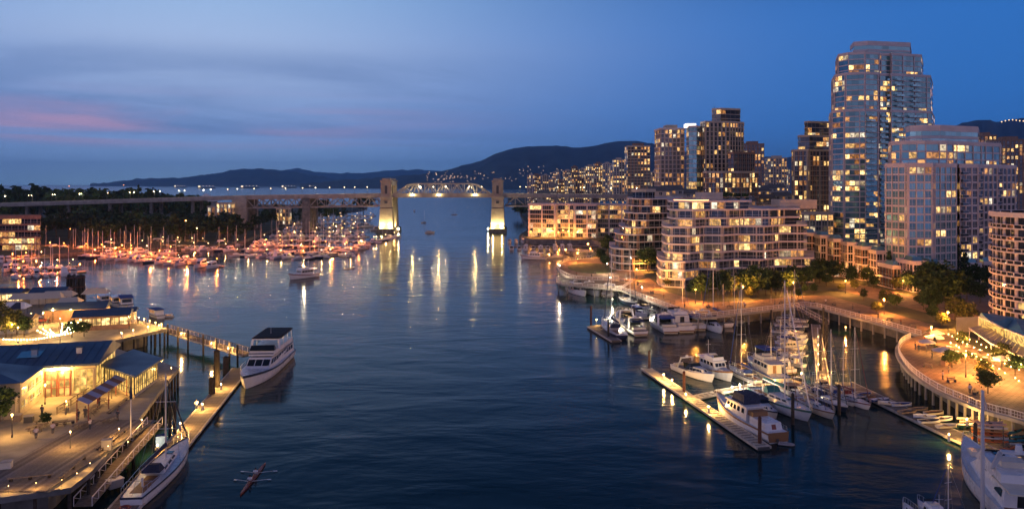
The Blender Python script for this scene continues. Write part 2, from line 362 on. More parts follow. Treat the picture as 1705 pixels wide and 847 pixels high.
# flood lamps at the foot of the piers and along the span
FLOOD = mat('flood_lens', (1, .9, .6), emit=(1, .70, .26), es=900, sample=True)
def flood(p, target, power, label, col=(1, .74, .30), ang=70, r=.35):
    t_ = thing('floodlight', label, 'floodlight', p, group='floodlights of the truss bridge')
    b_ = MB(); b_.box(-.5, .5, -.35, .35, -.3, .25, STEELD); b_.build('housing', t_); icos(.42, FLOOD).build('lens', t_, (0, 0, .55))
    l = bpy.data.lights.new('flood', 'SPOT'); l.energy = power; l.color = col; l.spot_size = rad(ang); l.spot_blend = .6; l.shadow_soft_size = r
    lo = bpy.data.objects.new('beam', l); COL.objects.link(lo); lo.parent = t_; lo.location = (0, 0, 1.2)
    lo.rotation_euler = (Vector(target)-Vector(p)).to_track_quat('-Z', 'Y').to_euler()
side = ['left', 'right']
for i, x0 in enumerate((XL, XR)):
    for j, dx_ in enumerate((-3.6, 3.6)):
        flood((x0+dx_, BY-18.6, 4.0), (x0, BY-16.2, 24), 12000, 'floodlight at the front foot of the %s bridge tower, %s of two' % (side[i], side[j]), ang=120)
    flood((x0+(8 if i == 0 else -8), BY-2, 2.2), (x0, BY, 20), 16000, 'floodlight beside the inner flank of the %s bridge tower' % side[i], ang=100)
    flood((x0, BY-13.2+1.6, 32.2), (x0, BY-14.6, 44), 1800, 'small lamp inside the gateway of the %s bridge tower' % side[i], ang=140)
for j, px in enumerate((690, 733, 792)):
    flood((Q(px, BY).x, BY-BD/2-.9, 30.2), (Q(px, BY).x, BY-8, 42), 1700, 'floodlight on the deck edge of the main span, %s from left' % nth(j+1), ang=150)
# ------------------------------------------------------------------ land on the right
GZ = 3.6
def PG(pts, z=GZ): return [tuple(P(x, y, z)[:2]) for x, y in pts]
plaza = [(1790,735),(1705,700),(1640,682),(1600,666),(1560,648),(1525,625),(1507,607),(1497,591),(1495,580),(1501,570),(1515,562),(1533,558)]
prom = [(1450,534),(1360,511),(1340,509),(1270,517),(1165,529),(1150,525),(1090,503),(1034,482),(1053,469)]
park = [(1030,465),(995,466),(960,464),(940,458),(929,449),(930,441),(945,434),(985,429)]
def inland(pts, d):
    r = []
    for i, p in enumerate(pts):
        a, c = Vector(pts[max(0, i-1)]), Vector(pts[min(len(pts)-1, i+1)]); e = (c-a).normalized()
        r.append((p[0]+e.y*d, p[1]-e.x*d))
    return r
shore = inland(PG(plaza)+PG(prom), 3.5)+PG(park)+PG([(1003,418),(1000,402),(985,399),(960,399),(880,397),(864,393),(868,388)])
land_r = shore+[tuple(Q(884,640)[:2]), tuple(Q(872,800)[:2]), tuple(Q(862,1300)[:2]), tuple(Q(845,1900)[:2]), (0, 3000), (3200, 3000), (3200, 40), (150, 60)]
lr = MB().prism(land_r, -1, GZ, CONCD, EARTH).build('ground_downtown'); tag(lr, kind='structure')
dk = MB(); w0 = PG(plaza)+PG(prom); w1 = inland(w0, 4.5)
for i in range(len(w0)-1):
    q = (w0[i], w0[i+1], w1[i+1], w1[i]); dk.add([(*p, GZ-.5) for p in q]+[(*p, GZ+.006) for p in q], [(0,1,5,4),(0,3,2,1),(4,5,6,7)], CONC)
tag(dk.build('pavement_deck'), kind='structure')
def sheet(name, pts, m, dz=.02, z=GZ): return tag(MB().add([(*p, z+dz) for p in pts], [tuple(range(len(pts)))], m).build(name), kind='structure')
sheet('pavement_plaza', PG(plaza)+PG([(1560,545),(1600,566),(1650,590),(1790,640)]), BRICKP)
sheet('pavement_promenade', PG(prom[:-1])+PG([(1052,470),(1080,462),(1112,486),(1150,497),(1180,503),(1260,500),(1330,492),(1380,492),(1450,511),(1555,541),(1533,557)]), BRICKP, .028)
sheet('pavement_park', PG(park)+PG([(1020,425),(1060,440),(1075,461),(1053,468)]), BRICKP, .036)
cx, cy0 = P(975, 447, GZ)[:2]
def ell(cx, cy_, a, b_, n=28): return [(cx+a*math.cos(2*PI*i/n), cy_+b_*math.sin(2*PI*i/n)) for i in range(n)]
sheet('lawn', [(x, y) for x, y in ell(cx+3, cy0+2, 10.5, 21)], GRASS, .06)
sheet('road_path', PG([(1395,482),(1412,470),(1560,500),(1640,530),(1620,540),(1540,520)]), BRICKP, .044)
sheet('road_court', PG([(1560,505),(1600,478),(1690,480),(1700,500),(1640,520)]), BRICKP, .052)
# promenade edge: beam, piles, railing
RAILW = mat('rail_paint', (.68, .60, .58), .5, var=.06)
pmesh = MB().box(-.045, .045, -.045, .045, 0, 1.12, RAILW).mesh()
def railing(pts, label, z=GZ, step=2.2, infill=True, inset=.35, cat='railing', mtl=None, pm=None, closedz=None):
    pts = [Vector((p[0], p[1], z if len(p) == 2 else p[2])) for p in pts]
    t_ = thing('railing', label, cat, tuple(pts[0]))
    o0 = pts[0]; m = mtl or RAILW; rl = MB(); fl = MB(); posts = []
    for a, b_ in zip(pts, pts[1:]):
        a, b_ = a-o0, b_-o0; up = Vector((0, 0, 1))
        rl.beam(a+up*1.15, b_+up*1.15, .12, .10, m); rl.beam(a+up*.14, b_+up*.14, .06, .06, m)
        if infill:
            n = max(1, int((b_-a).length/.42))
            for i in range(n):
                p = a.lerp(b_, (i+.5)/n); fl.box(p.x-.018, p.x+.018, p.y-.018, p.y+.018, p.z+.15, p.z+1.1, m)
            rl.beam(a+up*.62, b_+up*.62, .04, .05, m)
        n = max(1, round((b_-a).length/step))
        posts += [a.lerp(b_, i/n) for i in range(n)]
    posts.append(pts[-1]-o0)
    rl.build('rails', t_)
    if fl.v: tag(fl.build('balusters', t_), kind='stuff')
    for p in posts: ob('post', pm or pmesh, t_, p)
    return t_
def smooth(pts, k=3):
    out = []
    for i in range(len(pts)-1):
        p0, p1, p2, p3 = pts[max(0, i-1)], pts[i], pts[i+1], pts[min(len(pts)-1, i+2)]
        for j in range(k):
            t_ = j/k; t2 = t_*t_; t3 = t2*t_
            out.append(tuple(.5*((2*p1[c])+(-p0[c]+p2[c])*t_+(2*p0[c]-5*p1[c]+4*p2[c]-p3[c])*t2+(-p0[c]+3*p1[c]-3*p2[c]+p3[c])*t3) for c in range(len(p1))))
    return out+[pts[-1]]
def edge(pts, name, cap, h=.55):            # overhanging edge beam with piles below
    b_ = MB()
    for a, c in zip(pts, pts[1:]): b_.beam((a[0], a[1], GZ-.25), (c[0], c[1], GZ-.25), 1.1, h, cap)
    e = tag(b_.build(name), kind='structure'); return e
pilem = MB().tube((0, 0, -2), (0, 0, GZ-.5), .26, .22, CONC, 7).mesh()
pl = PG(plaza)[:-1]; pl = smooth(pl, 3); prw = PG([(1533,558)]+prom); pkw = smooth(PG(park), 2)
for nm, pts in (('kerb_plaza', pl), ('kerb_promenade', prw), ('kerb_park', pkw)):
    e = edge(pts, nm, CONC)
    if nm != 'kerb_park':
        w = inland(pts, .7)
        for a, c in zip(w, w[1:]):
            n = max(1, round((Vector(c)-Vector(a)).length/5))
            for i in range(n): ob('pile', pilem, e, (a[0]+(c[0]-a[0])*i/n, a[1]+(c[1]-a[1])*i/n, 0))
railing(inland(pl, .1), 'white railing curving around the brick restaurant plaza')
railing(inland(prw, .1)[:8], 'white railing along the brick promenade behind the marina')
railing(inland(prw, .1)[7:], 'white railing on the promenade edge beside the lookout pier')
railing(inland(pkw, .1), 'white railing ringing the round lawn park', infill=False)
# lookout pier
lk = PG([(1053,470),(1034,482),(935,473),(927,470),(926,466),(934,463)]); 
lp = MB().prism(lk[::-1], GZ-.6, GZ+.03, CONC, WOOD).build('path_lookout'); tag(lp, kind='structure')
for x, y in PG([(930,469),(945,472),(965,475),(990,477),(1010,479),(950,466),(985,468)]): ob('pile', pilem, lp, (x, y, 0))
railing([*lk[1:], PG([(1040,469)])[0]], 'white railing around the narrow lookout pier')
# waterfront platform kerb with small lights is part of the pink apartment block
# ------------------------------------------------------------------ lamps
postm = MB().tube((0, 0, 0), (0, 0, 4.0), .09, .06, STEELD, 6).tube((0, 0, 0), (0, 0, .5), .16, .14, STEELD, 6).mesh()
capm = MB().tube((0, 0, 4.62), (0, 0, 4.8), .20, .05, STEELD, 6).mesh()
GLOBE = {k: icos(.24, m).mesh() for k, m in (('s', SODIUM), ('w', WARM), ('c', COOL))}
def lamp(px, py, kind, label, group, hgt=4.3, z=GZ, s=1.0, power=14500):
    p = P(px, py, z+hgt*s); t_ = thing('street_lamp', label, 'street lamp', (p.x, p.y, z), group=group, s=s)
    ob('post', postm, t_); ob('globe', GLOBE[kind], t_, (0, 0, 4.3)); ob('cap', capm, t_); glow(t_, 4.3-.36, kind, round(power*(s*s if s < 1 else 1)*(.45 if kind == 'c' else 1)))
for i, (px, py, k_) in enumerate(((932,442,'c'),(962,422,'s'),(942,415,'s'),(979,406,'s'),(983,413,'s'),(1011,439,'c'),(1043,426,'s'),(1060,448,'s'),(1075,435,'s'))):
    lamp(px, py, k_, 'lit globe lamp by the round lawn park, %s from left' % nth(sorted([932,962,942,979,983,1011,1043,1060,1075]).index(px)+1), 'globe lamps of the round park')
for i, (px, py, k_) in enumerate(((1016,462,'c'),(1069,478,'c'),(1099,461,'s'),(1158,482,'s'),(1237,476,'s'),(1321,469,'s'),(1408,467,'s'),(1412,450,'s'),(1451,454,'s'),(1472,498,'s'),(1504,467,'s'),(1551,544,'s'),(1578,519,'s'),(1608,590,'s'),(1663,508,'s'))):
    lamp(px, py, k_, 'lit globe lamp on the right promenade, %s from left' % nth(i+1), 'globe lamps of the promenade')
# ------------------------------------------------------------------ trees
LEAF = [mat('leaf_%s' % n, c, .8, isl=.55, rnd=.2, spec=.2) for n, c in (('green', (.045, .075, .022)), ('dark', (.022, .045, .018)), ('olive', (.07, .075, .02)))]
BARK = mat('bark', (.07, .05, .035), .9, var=.3, scale=3)
def crown(seed, n=60, per=26, q=.046, conifer=False, m=None, wid=.36):
    r = random.Random(seed); b_ = MB()
    for i in range(n):
        if conifer:
            h = r.random()**1.3; c = Vector((0, 0, .12+.86*h)); rr_ = (1-h)*.23+.012; a = r.random()*2*PI; c += Vector((math.cos(a), math.sin(a), 0))*rr_*r.uniform(.3, 1); cr = .05+.05*(1-h)
        else:
            a, z = r.random()*2*PI, r.uniform(-1, 1); k_ = math.sqrt(max(0, 1-z*z)); d = r.uniform(.45, 1)
            c = Vector((math.cos(a)*k_*d*wid, math.sin(a)*k_*d*wid, .60+z*.33*d)); cr = r.uniform(.07, .14)
        for j in range(per):
            p = c+Vector((r.gauss(0, .5), r.gauss(0, .5), r.gauss(0, .4)))*cr
            u = Vector((r.gauss(0, 1), r.gauss(0, 1), r.gauss(0, .6))).normalized(); w = u.cross(Vector((r.gauss(0, 1), r.gauss(0, 1), r.gauss(0, 1)))).normalized()
            s_ = q*r.uniform(.5, 1.15); b_.add([p-u*s_, p+w*s_*.6, p+u*s_, p-w*s_*.6], [(0, 1, 2, 3)], m)
    return b_.mesh()
def trunk(seed, conifer=False):
    r = random.Random(seed); b_ = MB(); b_.tube((0, 0, 0), (0, 0, .45 if not conifer else .9), .022, .012 if not conifer else .004, BARK, 6)
    if not conifer:
        for i in range(6):
            a = i*1.05+r.random(); z = r.uniform(.25, .45); b_.tube((0, 0, z), (math.cos(a)*.2, math.sin(a)*.2, z+r.uniform(.15, .32)), .011, .003, BARK, 5)
    return b_.mesh()
CR = [crown(11, m=LEAF[0]), crown(12, m=LEAF[1]), crown(13, m=LEAF[2], wid=.42), crown(14, m=LEAF[0], wid=.30), crown(15, 90, 14, .03, True, LEAF[1])]
TR = [trunk(1), trunk(2), trunk(3), trunk(4), trunk(5, True)]
LODC = [crown(21, 34, 12, .085, m=LEAF[1], wid=.46), crown(22, 34, 12, .085, m=LEAF[0], wid=.42), crown(23, 40, 12, .05, True, LEAF[1])]
TREES = []
def tree(p, h, k_, label, group, name='tree', lod=False, cat='tree'):
    t_ = thing(name, label, cat, p, R.random()*6, group, (h*R.uniform(.9, 1.15), h*R.uniform(.9, 1.15), h))
    ob('trunk', TR[min(k_, 4) if not lod else (4 if k_ == 2 else k_)], t_); ob('crown', (LODC if lod else CR)[k_], t_); return t_
# promenade trees: photo column and row of the foot, height, kind
PT = [(1008,446,6,0),(1035,442,10,3),(1062,446,12,1),(1078,452,11,0),(1098,452,9,1),(1000,436,7,1),(1012,424,11,1),(1030,428,9,1),(1168,500,9,1),(1205,497,10,1),(1262,496,11,0),(1292,492,8,1),(1310,487,8,0),
      (1345,478,8,1),(1365,472,7,0),(1388,470,9,1),(1418,476,8,1),(1370,462,8,1),(1400,455,9,0),(1430,462,9,1),(1462,468,8,0),(1480,472,12,4),(1500,470,7,2),(1530,490,8,0),(1545,500,10,0),(1560,512,15,0),(1575,520,13,3),(1550,524,9,1),
      (1595,470,14,4),(1606,476,12,4),(1622,478,9,1),(1645,482,8,1),(1590,535,7,2),(1612,540,6,2),(1668,520,7,1),(1475,508,5,2),(1490,515,5,0),(1438,500,4,1),(1460,522,3.5,2),(1645,655,4.5,0),(1585,612,4,0),(1600,580,4,2),(1668,610,5,2),(1690,625,4.5,1),(1640,630,3.5,2),(1556,585,3.2,4),(1355,490,4,1),(1330,497,3.5,0),(1250,497,4,2),(1148,492,4,1),(1158,494,6,0),(1180,496,5,2),(1192,494,8,0),(1218,494,7,2),(1230,493,8,1),(1245,491,9,0),(1275,492,7,1),(1284,488,9,0),(1302,485,7,2),(1320,482,9,1),(1335,480,6,0),(1352,470,9,0),(1376,476,5,1),(1408,462,7,1),(1424,484,4,2),(1444,474,7,0),(1455,480,5,1),(1492,484,5,2),(1512,486,8,1),(1520,478,9,0),(1538,512,5,2),(1553,535,5,1),(1568,545,4,2),(1610,500,8,0),(1632,505,7,1),(1400,486,3,2),(1340,488,3,1),(1090,446,8,0),(1052,440,9,1),(1110,478,3.5,2)]
SZ = {0: 'leafy', 1: 'dark leafy', 2: 'pale olive', 3: 'slim leafy', 4: 'pointed evergreen'}
cnt = {}
for px, py, h, k_ in sorted(PT):
    w = 'near the round lawn' if px < 1110 else 'before the terraced block' if px < 1320 else 'by the townhouses' if px < 1520 else 'by the restaurant plaza'
    key = (w, k_, h < 6); cnt[key] = cnt.get(key, 0)+1
    tree(P(px, py, GZ), h, k_, '%s %s %s, %s of its kind from left' % (SZ[k_], 'shrub' if h < 6 else 'tree', w, nth(cnt[key])), 'trees on the right shore', 'shrub' if h < 6 else 'tree', cat='shrub' if h < 6 else 'tree')
# ------------------------------------------------------------------ buildings
def litmat(name, c1, c2, s0, s1, sc_):
    m = bpy.data.materials.new(name); m.use_nodes = True; MATS[name] = m; t = NT(m.node_tree); b_ = m.node_tree.nodes['Principled BSDF']
    b_.inputs['Base Color'].default_value = (.05, .05, .05, 1); b_.inputs['Roughness'].default_value = .15
    k = t.n('TexCoord').outputs['Object']; oi = t.n('ObjectInfo').outputs['Random']; ri = t.n('NewGeometry').outputs['Random Per Island']
    rn = t.m('FRACT', t.m('ADD', t.m('MULTIPLY', oi, 7.13), t.m('MULTIPLY', ri, 3.71)))
    vv = t.n('VectorMath', operation='ADD'); t.put(vv.inputs[0], k); t.put(vv.inputs[1], t.xyz(t.m('MULTIPLY', oi, 91.0), t.m('MULTIPLY', rn, 37.0), 0.0))
    n = t.noise(vv.outputs[0], sc_, 2, .5)
    t.put(b_.inputs['Emission Color'], t.mix(rn, c1, c2))
    t.put(b_.inputs['Emission Strength'], t.m('MULTIPLY', t.mr(n, .36, .62, .25, 1.0), t.m('MULTIPLY_ADD', t.m('MULTIPLY', rn, rn), s1-s0, s0)))
    m.cycles.emission_sampling = 'NONE'; return m
LITS = [litmat('lit_window_yellow', (1, .52, .13), (1, .64, .24), .9, 3.0, .9), litmat('lit_window_amber', (1, .36, .07), (1, .48, .15), .4, 1.5, .9), litmat('lit_window_pale', (1, .72, .40), (.95, .85, .62), .5, 1.7, .9)]
def glassmat(name, c, rough=.08, metal=.55):
    m = mat(name, c, rough, metal=metal, rnd=.35, isl=.3); return m
GTEAL = glassmat('teal_curtain_glass', (.19, .38, .42)); GGREY = glassmat('grey_window_glass', (.08, .09, .11)); GDARK = glassmat('dark_window_glass', (.03, .035, .045))
PINKW = mat('pale_concrete', (.56, .47, .46), .7, var=.08, scale=.3)
BEIGE = mat('beige_concrete', (.46, .38, .31), .8, var=.12, scale=.2)
BROWN = mat('brown_brick', (.25, .15, .11), .85, var=.2, scale=.6)
FRAME = mat('window_frame', (.50, .48, .48), .5)
DFRAME = mat('dark_frame', (.06, .06, .065), .5)
ROOFM = mat('gravel_roof', (.12, .115, .11), .95, var=.2, scale=.5)
INNER = mat('interior_dark', (.03, .03, .033), .9)
PM = {}
def panemesh(w, h, m, fm, mull):
    k = (round(w, 2), round(h, 2), m.name, fm.name, mull)
    if k not in PM:
        b_ = MB().quad((-w/2, 0, 0), (w/2, 0, 0), (w/2, 0, h), (-w/2, 0, h), m)
        for i in range(mull): x = -w/2+w*(i+1)/(mull+1); b_.box(x-.05, x+.05, -.07, .0, 0, h, fm)
        if mull: b_.box(-w/2, w/2, -.06, 0, h*.30-.035, h*.30+.035, fm)
        PM[k] = b_.mesh()
    return PM[k]
class Bld:
    def __init__(s, name, label, at, seed, budget=300, group=None, cat='building'):
        s.o = thing(name, label, cat, (at[0], at[1], GZ), group=group); s.at = at; s.r = random.Random(seed); s.left = budget; s.rest = MB()
    def loc(s, poly): return [(x-s.at[0], y-s.at[1]) for x, y in poly]
    def tier(s, poly, z0, nf, fh, glass=GGREY, wall=BEIGE, slab=PINKW, bay=2.8, over=.3, th=.35, col=None, colev=1, colw=.35, p=.25, frame=FRAME, mull=1, sill=.0, skip=(), balc=(), balcm=None, parapet=.9, roof=ROOFM, wallfrac=0.0, litmix=(.5, .35, .15), lean=None, fmul=None, prail=None):
        poly = s.loc(poly); z0 -= GZ; H_ = nf*fh; r = s.r
        MB().prism(poly, z0, z0+H_, wall, roof).build('wall', s.o)
        sm = MB().prism(off(poly, over), 0, th, slab).mesh()
        for f in range(nf+1): ob('floor_slab', sm, s.o, (0, 0, z0+f*fh-th/2+(.02 if f == 0 else 0)))
        if parapet:
            pm_ = MB(); po = off(poly, over-.02)
            for a, c in zip(po, po[1:]+po[:1]): pm_.beam((*a, z0+H_+th/2+parapet/2), (*c, z0+H_+th/2+parapet/2), .18, parapet, slab)
            pm_.build('parapet', s.o)
        n = len(poly); colmesh = MB().box(-colw/2, colw/2, -.34, .02, 0, H_, col).mesh() if col else None
        for e in range(n):
            a, c = Vector(poly[e]), Vector(poly[(e+1) % n]); d = c-a; L_ = d.length
            if L_ < 1.0: continue
            d /= L_; nrm = Vector((d.y, -d.x)); mid = (a+c)/2+Vector(s.at[:2])
            facing = nrm.dot(-mid.normalized()) > .05; ang = math.atan2(d.y, d.x)
            nb = max(1, round(L_/bay)); bw = L_/nb; wh = fh-th-.06-sill
            if facing and col:
                for i in range(0, nb+1, colev): pt = a+d*min(max(bw*i, colw/2+.02), L_-colw/2-.02)+nrm*.03; ob('column', colmesh, s.o, (pt.x, pt.y, z0), ang)
            for f in range(nf):
                lit = None; pf = p*(fmul[f] if fmul and f < len(fmul) else 1)
                for i in range(nb):
                    if lit is None or r.random() < .45: lit = r.random() < pf
                    if e in skip: continue
                    m = glass
                    if lit and r.random() < .9: m = r.choices(LITS, litmix)[0]
                    pt = a+d*(bw*(i+.5))+nrm*.05; zz = z0+f*fh+th/2+.03+sill; w = bw-(colw if col and colev == 1 else .10)-wallfrac*bw
                    if facing and s.left > 0: ob('window', panemesh(w, wh, m, frame, mull), s.o, (pt.x, pt.y, zz), ang); s.left -= 1
                    else:
                        q_ = pt-d*w/2; q2 = pt+d*w/2; s.rest.quad((q_.x, q_.y, zz), (q2.x, q2.y, zz), (q2.x, q2.y, zz+wh), (q_.x, q_.y, zz+wh), m)
            if e in balc and facing:
                bl = 1.5
                for f in range(0 if z0 > 5 else 1, nf):
                    for i in balc[e]:
                        if i >= nb: continue
                        key = ('balc', round(bw, 2), (balcm or slab).name)
                        if key not in PM:
                            b_ = MB().box(-bw/2+.1, bw/2-.1, -bl, -.3, -.1, .08, slab)
                            for (x0, x1, y0, y1) in ((-bw/2+.1, bw/2-.1, -bl, -bl+.06), (-bw/2+.1, -bw/2+.16, -bl+.06, -.3), (bw/2-.16, bw/2-.1, -bl+.06, -.3)): b_.box(x0, x1, y0, y1, .2, 1.0, balcm or slab); b_.box(x0, x1, y0, y1, 1.0, 1.1, RAILW)
                            PM[key] = b_.mesh()
                        pt = a+d*(bw*(i+.5)); ob('balcony', PM[key], s.o, (pt.x, pt.y, z0+f*fh), ang)
        if prail:                            # railing around a terrace or roof edge
            b_ = MB(); po = off(poly, over-.1)
            for a, c in zip(po, po[1:]+po[:1]): b_.beam((*a, z0+H_+1.5), (*c, z0+H_+1.5), .08, .08, prail)
            b_.build('roof_rail', s.o)
        return z0+H_+GZ
    def extra(s, name, b_): return b_.build(name, s.o)
    def end(s):
        if s.rest.v: tag(s.rest.build('window_panes', s.o), kind='stuff')
def QP(*pts): return [tuple(Q(px, Y)[:2]) for px, Y in pts]
# tall teal glass tower
c = Q(1466, 425); B = Bld('glass_tower', 'tallest glass apartment tower with stepped rounded top on the right', (c.x, c.y), 3)
G = dict(glass=GTEAL, wall=INNER, slab=PINKW, bay=2.6, over=.16, th=.5, col=PINKW, colev=3, colw=.42, p=.24, mull=1)
zt = B.tier(QP((1381,430),(1386,408),(1406,400),(1440,397),(1462,399),(1464,402),(1482,404),(1483,402),(1551,410),(1556,448),(1388,456)), GZ, 27, 2.72, balc={3: (0, 1), 5: (0, 1), 7: (1, 2, 4, 5, 6)}, balcm=GTEAL, **G)
zt = B.tier(QP((1385,430),(1390,410),(1408,402),(1440,399),(1462,401),(1464,404),(1482,406),(1483,404),(1549,412),(1553,448),(1392,454)), zt, 7, 2.72, balc={6: (0, 1), 7: (1, 2, 5, 6)}, balcm=GTEAL, **G)
zt = B.tier(QP((1392,428),(1396,411),(1412,405),(1440,402),(1464,404),(1466,407),(1483,408),(1484,406),(1534,412),(1537,446),(1398,450)), zt, 4, 2.72, **G)
B.tier(QP((1416,424),(1422,411),(1445,408),(1515,413),(1517,440),(1420,442)), zt, 2, 2.9, glass=GTEAL, wall=PINKW, slab=PINKW, bay=4, over=.2, th=.9, p=0, parapet=1.4)
B.end()
# broad pale tower in front
c = Q(1580, 300); B = Bld('pale_tower', 'broad pale apartment tower with curved glass bay and drum top on the right', (c.x, c.y), 8)
G = dict(glass=GTEAL, wall=PINKW, slab=PINKW, bay=2.7, over=.22, th=.62, col=PINKW, colev=1, colw=.36, p=.22, mull=1)
fm = [.5]*14; fm[6] = 3.6; fm[5] = 1.2
G2 = dict(G); G2['glass'] = GGREY; G2['wallfrac'] = .2
zt = B.tier(QP((1473,304),(1475,288),(1508,280),(1512,277),(1552,277),(1556,281),(1592,286),(1596,304)), GZ, 15, 2.84, fmul=fm+[1], prail=RAILW, **G)
B.tier(QP((1597,303),(1598,288),(1628,290),(1630,295),(1660,299),(1662,303),(1690,308),(1692,335),(1480,335),(1478,306)), GZ, 15, 2.84, balc={2: (0, 1, 2), 4: (0, 1, 2), 1: (0,)}, balcm=GGREY, **G2)
zt2 = B.tier(QP((1480,304),(1484,294),(1500,288),(1540,286),(1575,288),(1592,293),(1640,301),(1665,306),(1667,328),(1486,330)), zt, 3, 2.84, glass=GTEAL, wall=PINKW, slab=PINKW, bay=2.7, over=.2, th=.55, col=PINKW, colev=2, p=.55, prail=RAILW)
zt3 = B.tier(QP((1508,304),(1515,297),(1535,293),(1565,293),(1600,298),(1628,302),(1630,325),(1510,325)), zt2, 2, 2.8, glass=GTEAL, wall=PINKW, slab=PINKW, bay=3, over=.1, th=1.1, p=.03, parapet=1.2)
B.end()
# round balcony tower cut by the right frame edge
c = Vector((136, 190)); B = Bld('round_tower', 'round balconied apartment tower cut by the right frame edge', c, 5)
pc = ell(c.x, c.y, 16, 16, 26)
B.tier(pc, GZ, 10, 2.85, glass=GDARK, wall=BEIGE, slab=PINKW, bay=3.4, over=1.1, th=.3, p=.05, mull=1, col=PINKW, colev=1)
zr = [GZ+2.85*k_ for k_ in range(1, 11)]
bp_ = MB(); bd_ = MB(); rad_ = 17.0
for i in range(52):
    a, b2 = 2*PI*i/52, 2*PI*(i+1)/52
    p0, p1 = (rad_*math.cos(a), rad_*math.sin(a)), (rad_*math.cos(b2), rad_*math.sin(b2))
    bp_.beam((*p0, .98), (*p1, .98), .12, .14, PINKW); bp_.beam((*p0, .32), (*p0, .98), .12, .12, PINKW) if False else bp_.box(p0[0]-.09, p0[0]+.09, p0[1]-.09, p0[1]+.09, .15, .95, PINKW)
    bd_.beam((*[x*.995 for x in p0], .56), (*[x*.995 for x in p1], .56), .05, .66, GDARK)
m1, m2 = bp_.mesh(), bd_.mesh()
for z in zr: k_ = ob('balcony_rail', m1, B.o, (0, 0, z-GZ)); ob('glass_guard', m2, k_)
B.end()
# terraced white-banded block in the middle
c = Q(1215, 290); B = Bld('terraced_block', 'white-banded terraced apartment block behind the marina promenade', (c.x, c.y), 21)
G = dict(glass=GGREY, wall=INNER, slab=PINKW, bay=2.3, over=1.25, th=.62, col=BEIGE, colev=3, colw=.5, p=.30, mull=1, parapet=0)
def wav(x0, x1, dy): return QP((x0-3,292+dy),(x0,283+dy),(x0+8,277+dy),(x0+36,275+dy),(x0+60,281+dy),(x0+92,280+dy),(x0+118,285+dy),(x0+160,283+dy),(x0+185,290+dy),(x1,290+dy),(x1,316+dy),(x0-3,316+dy))
zt = B.tier(wav(1102,1350,-1), GZ, 3, 3.0, fmul=[.6, .8, 1], prail=RAILW, **G)
zt = B.tier(wav(1110,1338,.6), zt, 4, 3.0, prail=RAILW, fmul=[1.1, 1.2, 1.8, .9], **G)
zt = B.tier(wav(1119,1326,2.5), zt, 2, 3.0, prail=RAILW, **G)
zt = B.tier(QP((1117,292),(1120,287),(1150,283),(1205,284),(1246,289),(1246,312),(1117,312)), zt, 1, 3.0, prail=RAILW, **G)
hd = MB()
EDGEL = mat('eave_light_strip', (1, .6, .3), emit=(1, .36, .14), es=5)
for (a, b2) in (((1122,286.2),(1150,281.4)),((1150,281.4),(1180,281.7))):
    p, q_ = Q(*a)-c, Q(*b2)-c; hd.beam((p.x, p.y, zt-GZ+.5), (q_.x, q_.y, zt-GZ+.5), .15, .25, EDGEL)
B.extra('eave_lights', hd)
B.extra('penthouse', MB().box(-10, -2, 2, 12, zt-GZ+.2, zt-GZ+3.2, BEIGE)); B.extra('stair_house', MB().box(20, 34, 4, 14, zt-GZ-3, zt-GZ+.4, BEIGE))
B.end()
# brick-columned terraced block further left
c = Q(1075, 345); B = Bld('brick_terraced_block', 'curved terraced block with brick piers and white balcony bands', (c.x, c.y), 22)
G = dict(glass=GDARK, wall=INNER, slab=PINKW, bay=2.6, over=1.0, th=.5, col=BROWN, colev=4, colw=1.0, p=.14, mull=1, parapet=0)
def cur(x0, dy): return QP((x0,342+dy),(x0+5,334+dy),(x0+16,329+dy),(x0+34,327+dy),(x0+60,330+dy),(1124,336+dy),(1132,345+dy),(1132,366),(x0,366))
zt = GZ
for x0, n in ((1018, 3), (1026, 2), (1034, 1), (1042, 2), (1048, 2)): zt = B.tier(cur(x0, (x0-1018)*.08), zt, n, 3.0, **G)
B.tier(QP((1053,338),(1075,334),(1090,338),(1090,350),(1053,350)), zt, 1, 3.0, glass=GDARK, wall=BROWN, slab=BEIGE, over=.4, p=.2)
B.end()
# pink framed waterfront block
c = Q(960, 545); B = Bld('pink_waterfront_block', 'pink-framed waterfront apartment block beside the right bridge tower', (c.x, c.y), 31)
G = dict(glass=GDARK, wall=BEIGE, slab=PINKW, bay=3.1, over=.5, th=.5, col=PINKW, colev=3, colw=1.0, p=.34, mull=1)
z1 = B.tier(QP((880,538),(925,531),(926,535),(955,533),(956,529),(992,527),(992,556),(880,556)), GZ, 7, 3.1, fmul=[2.2, 1, .8, .9, .9, 1.2, 1], **G)
B.tier(QP((993,536),(1050,530),(1050,556),(993,556)), GZ, 7, 3.1, fmul=[1, 1, 1, 1.2, 1.6, 1.6, 1.4], **G)
sk = MB()
for i in range(5):
    x = Q(1000+i*10, 533).x-c.x; sk.add([(x,-12,z1-GZ+.3),(x+2.6,-12,z1-GZ+.3),(x+2.6,-5,z1-GZ+2.8),(x,-5,z1-GZ+2.8)], [(0,1,2,3)], GTEAL)
B.extra('skylight', sk); B.end()
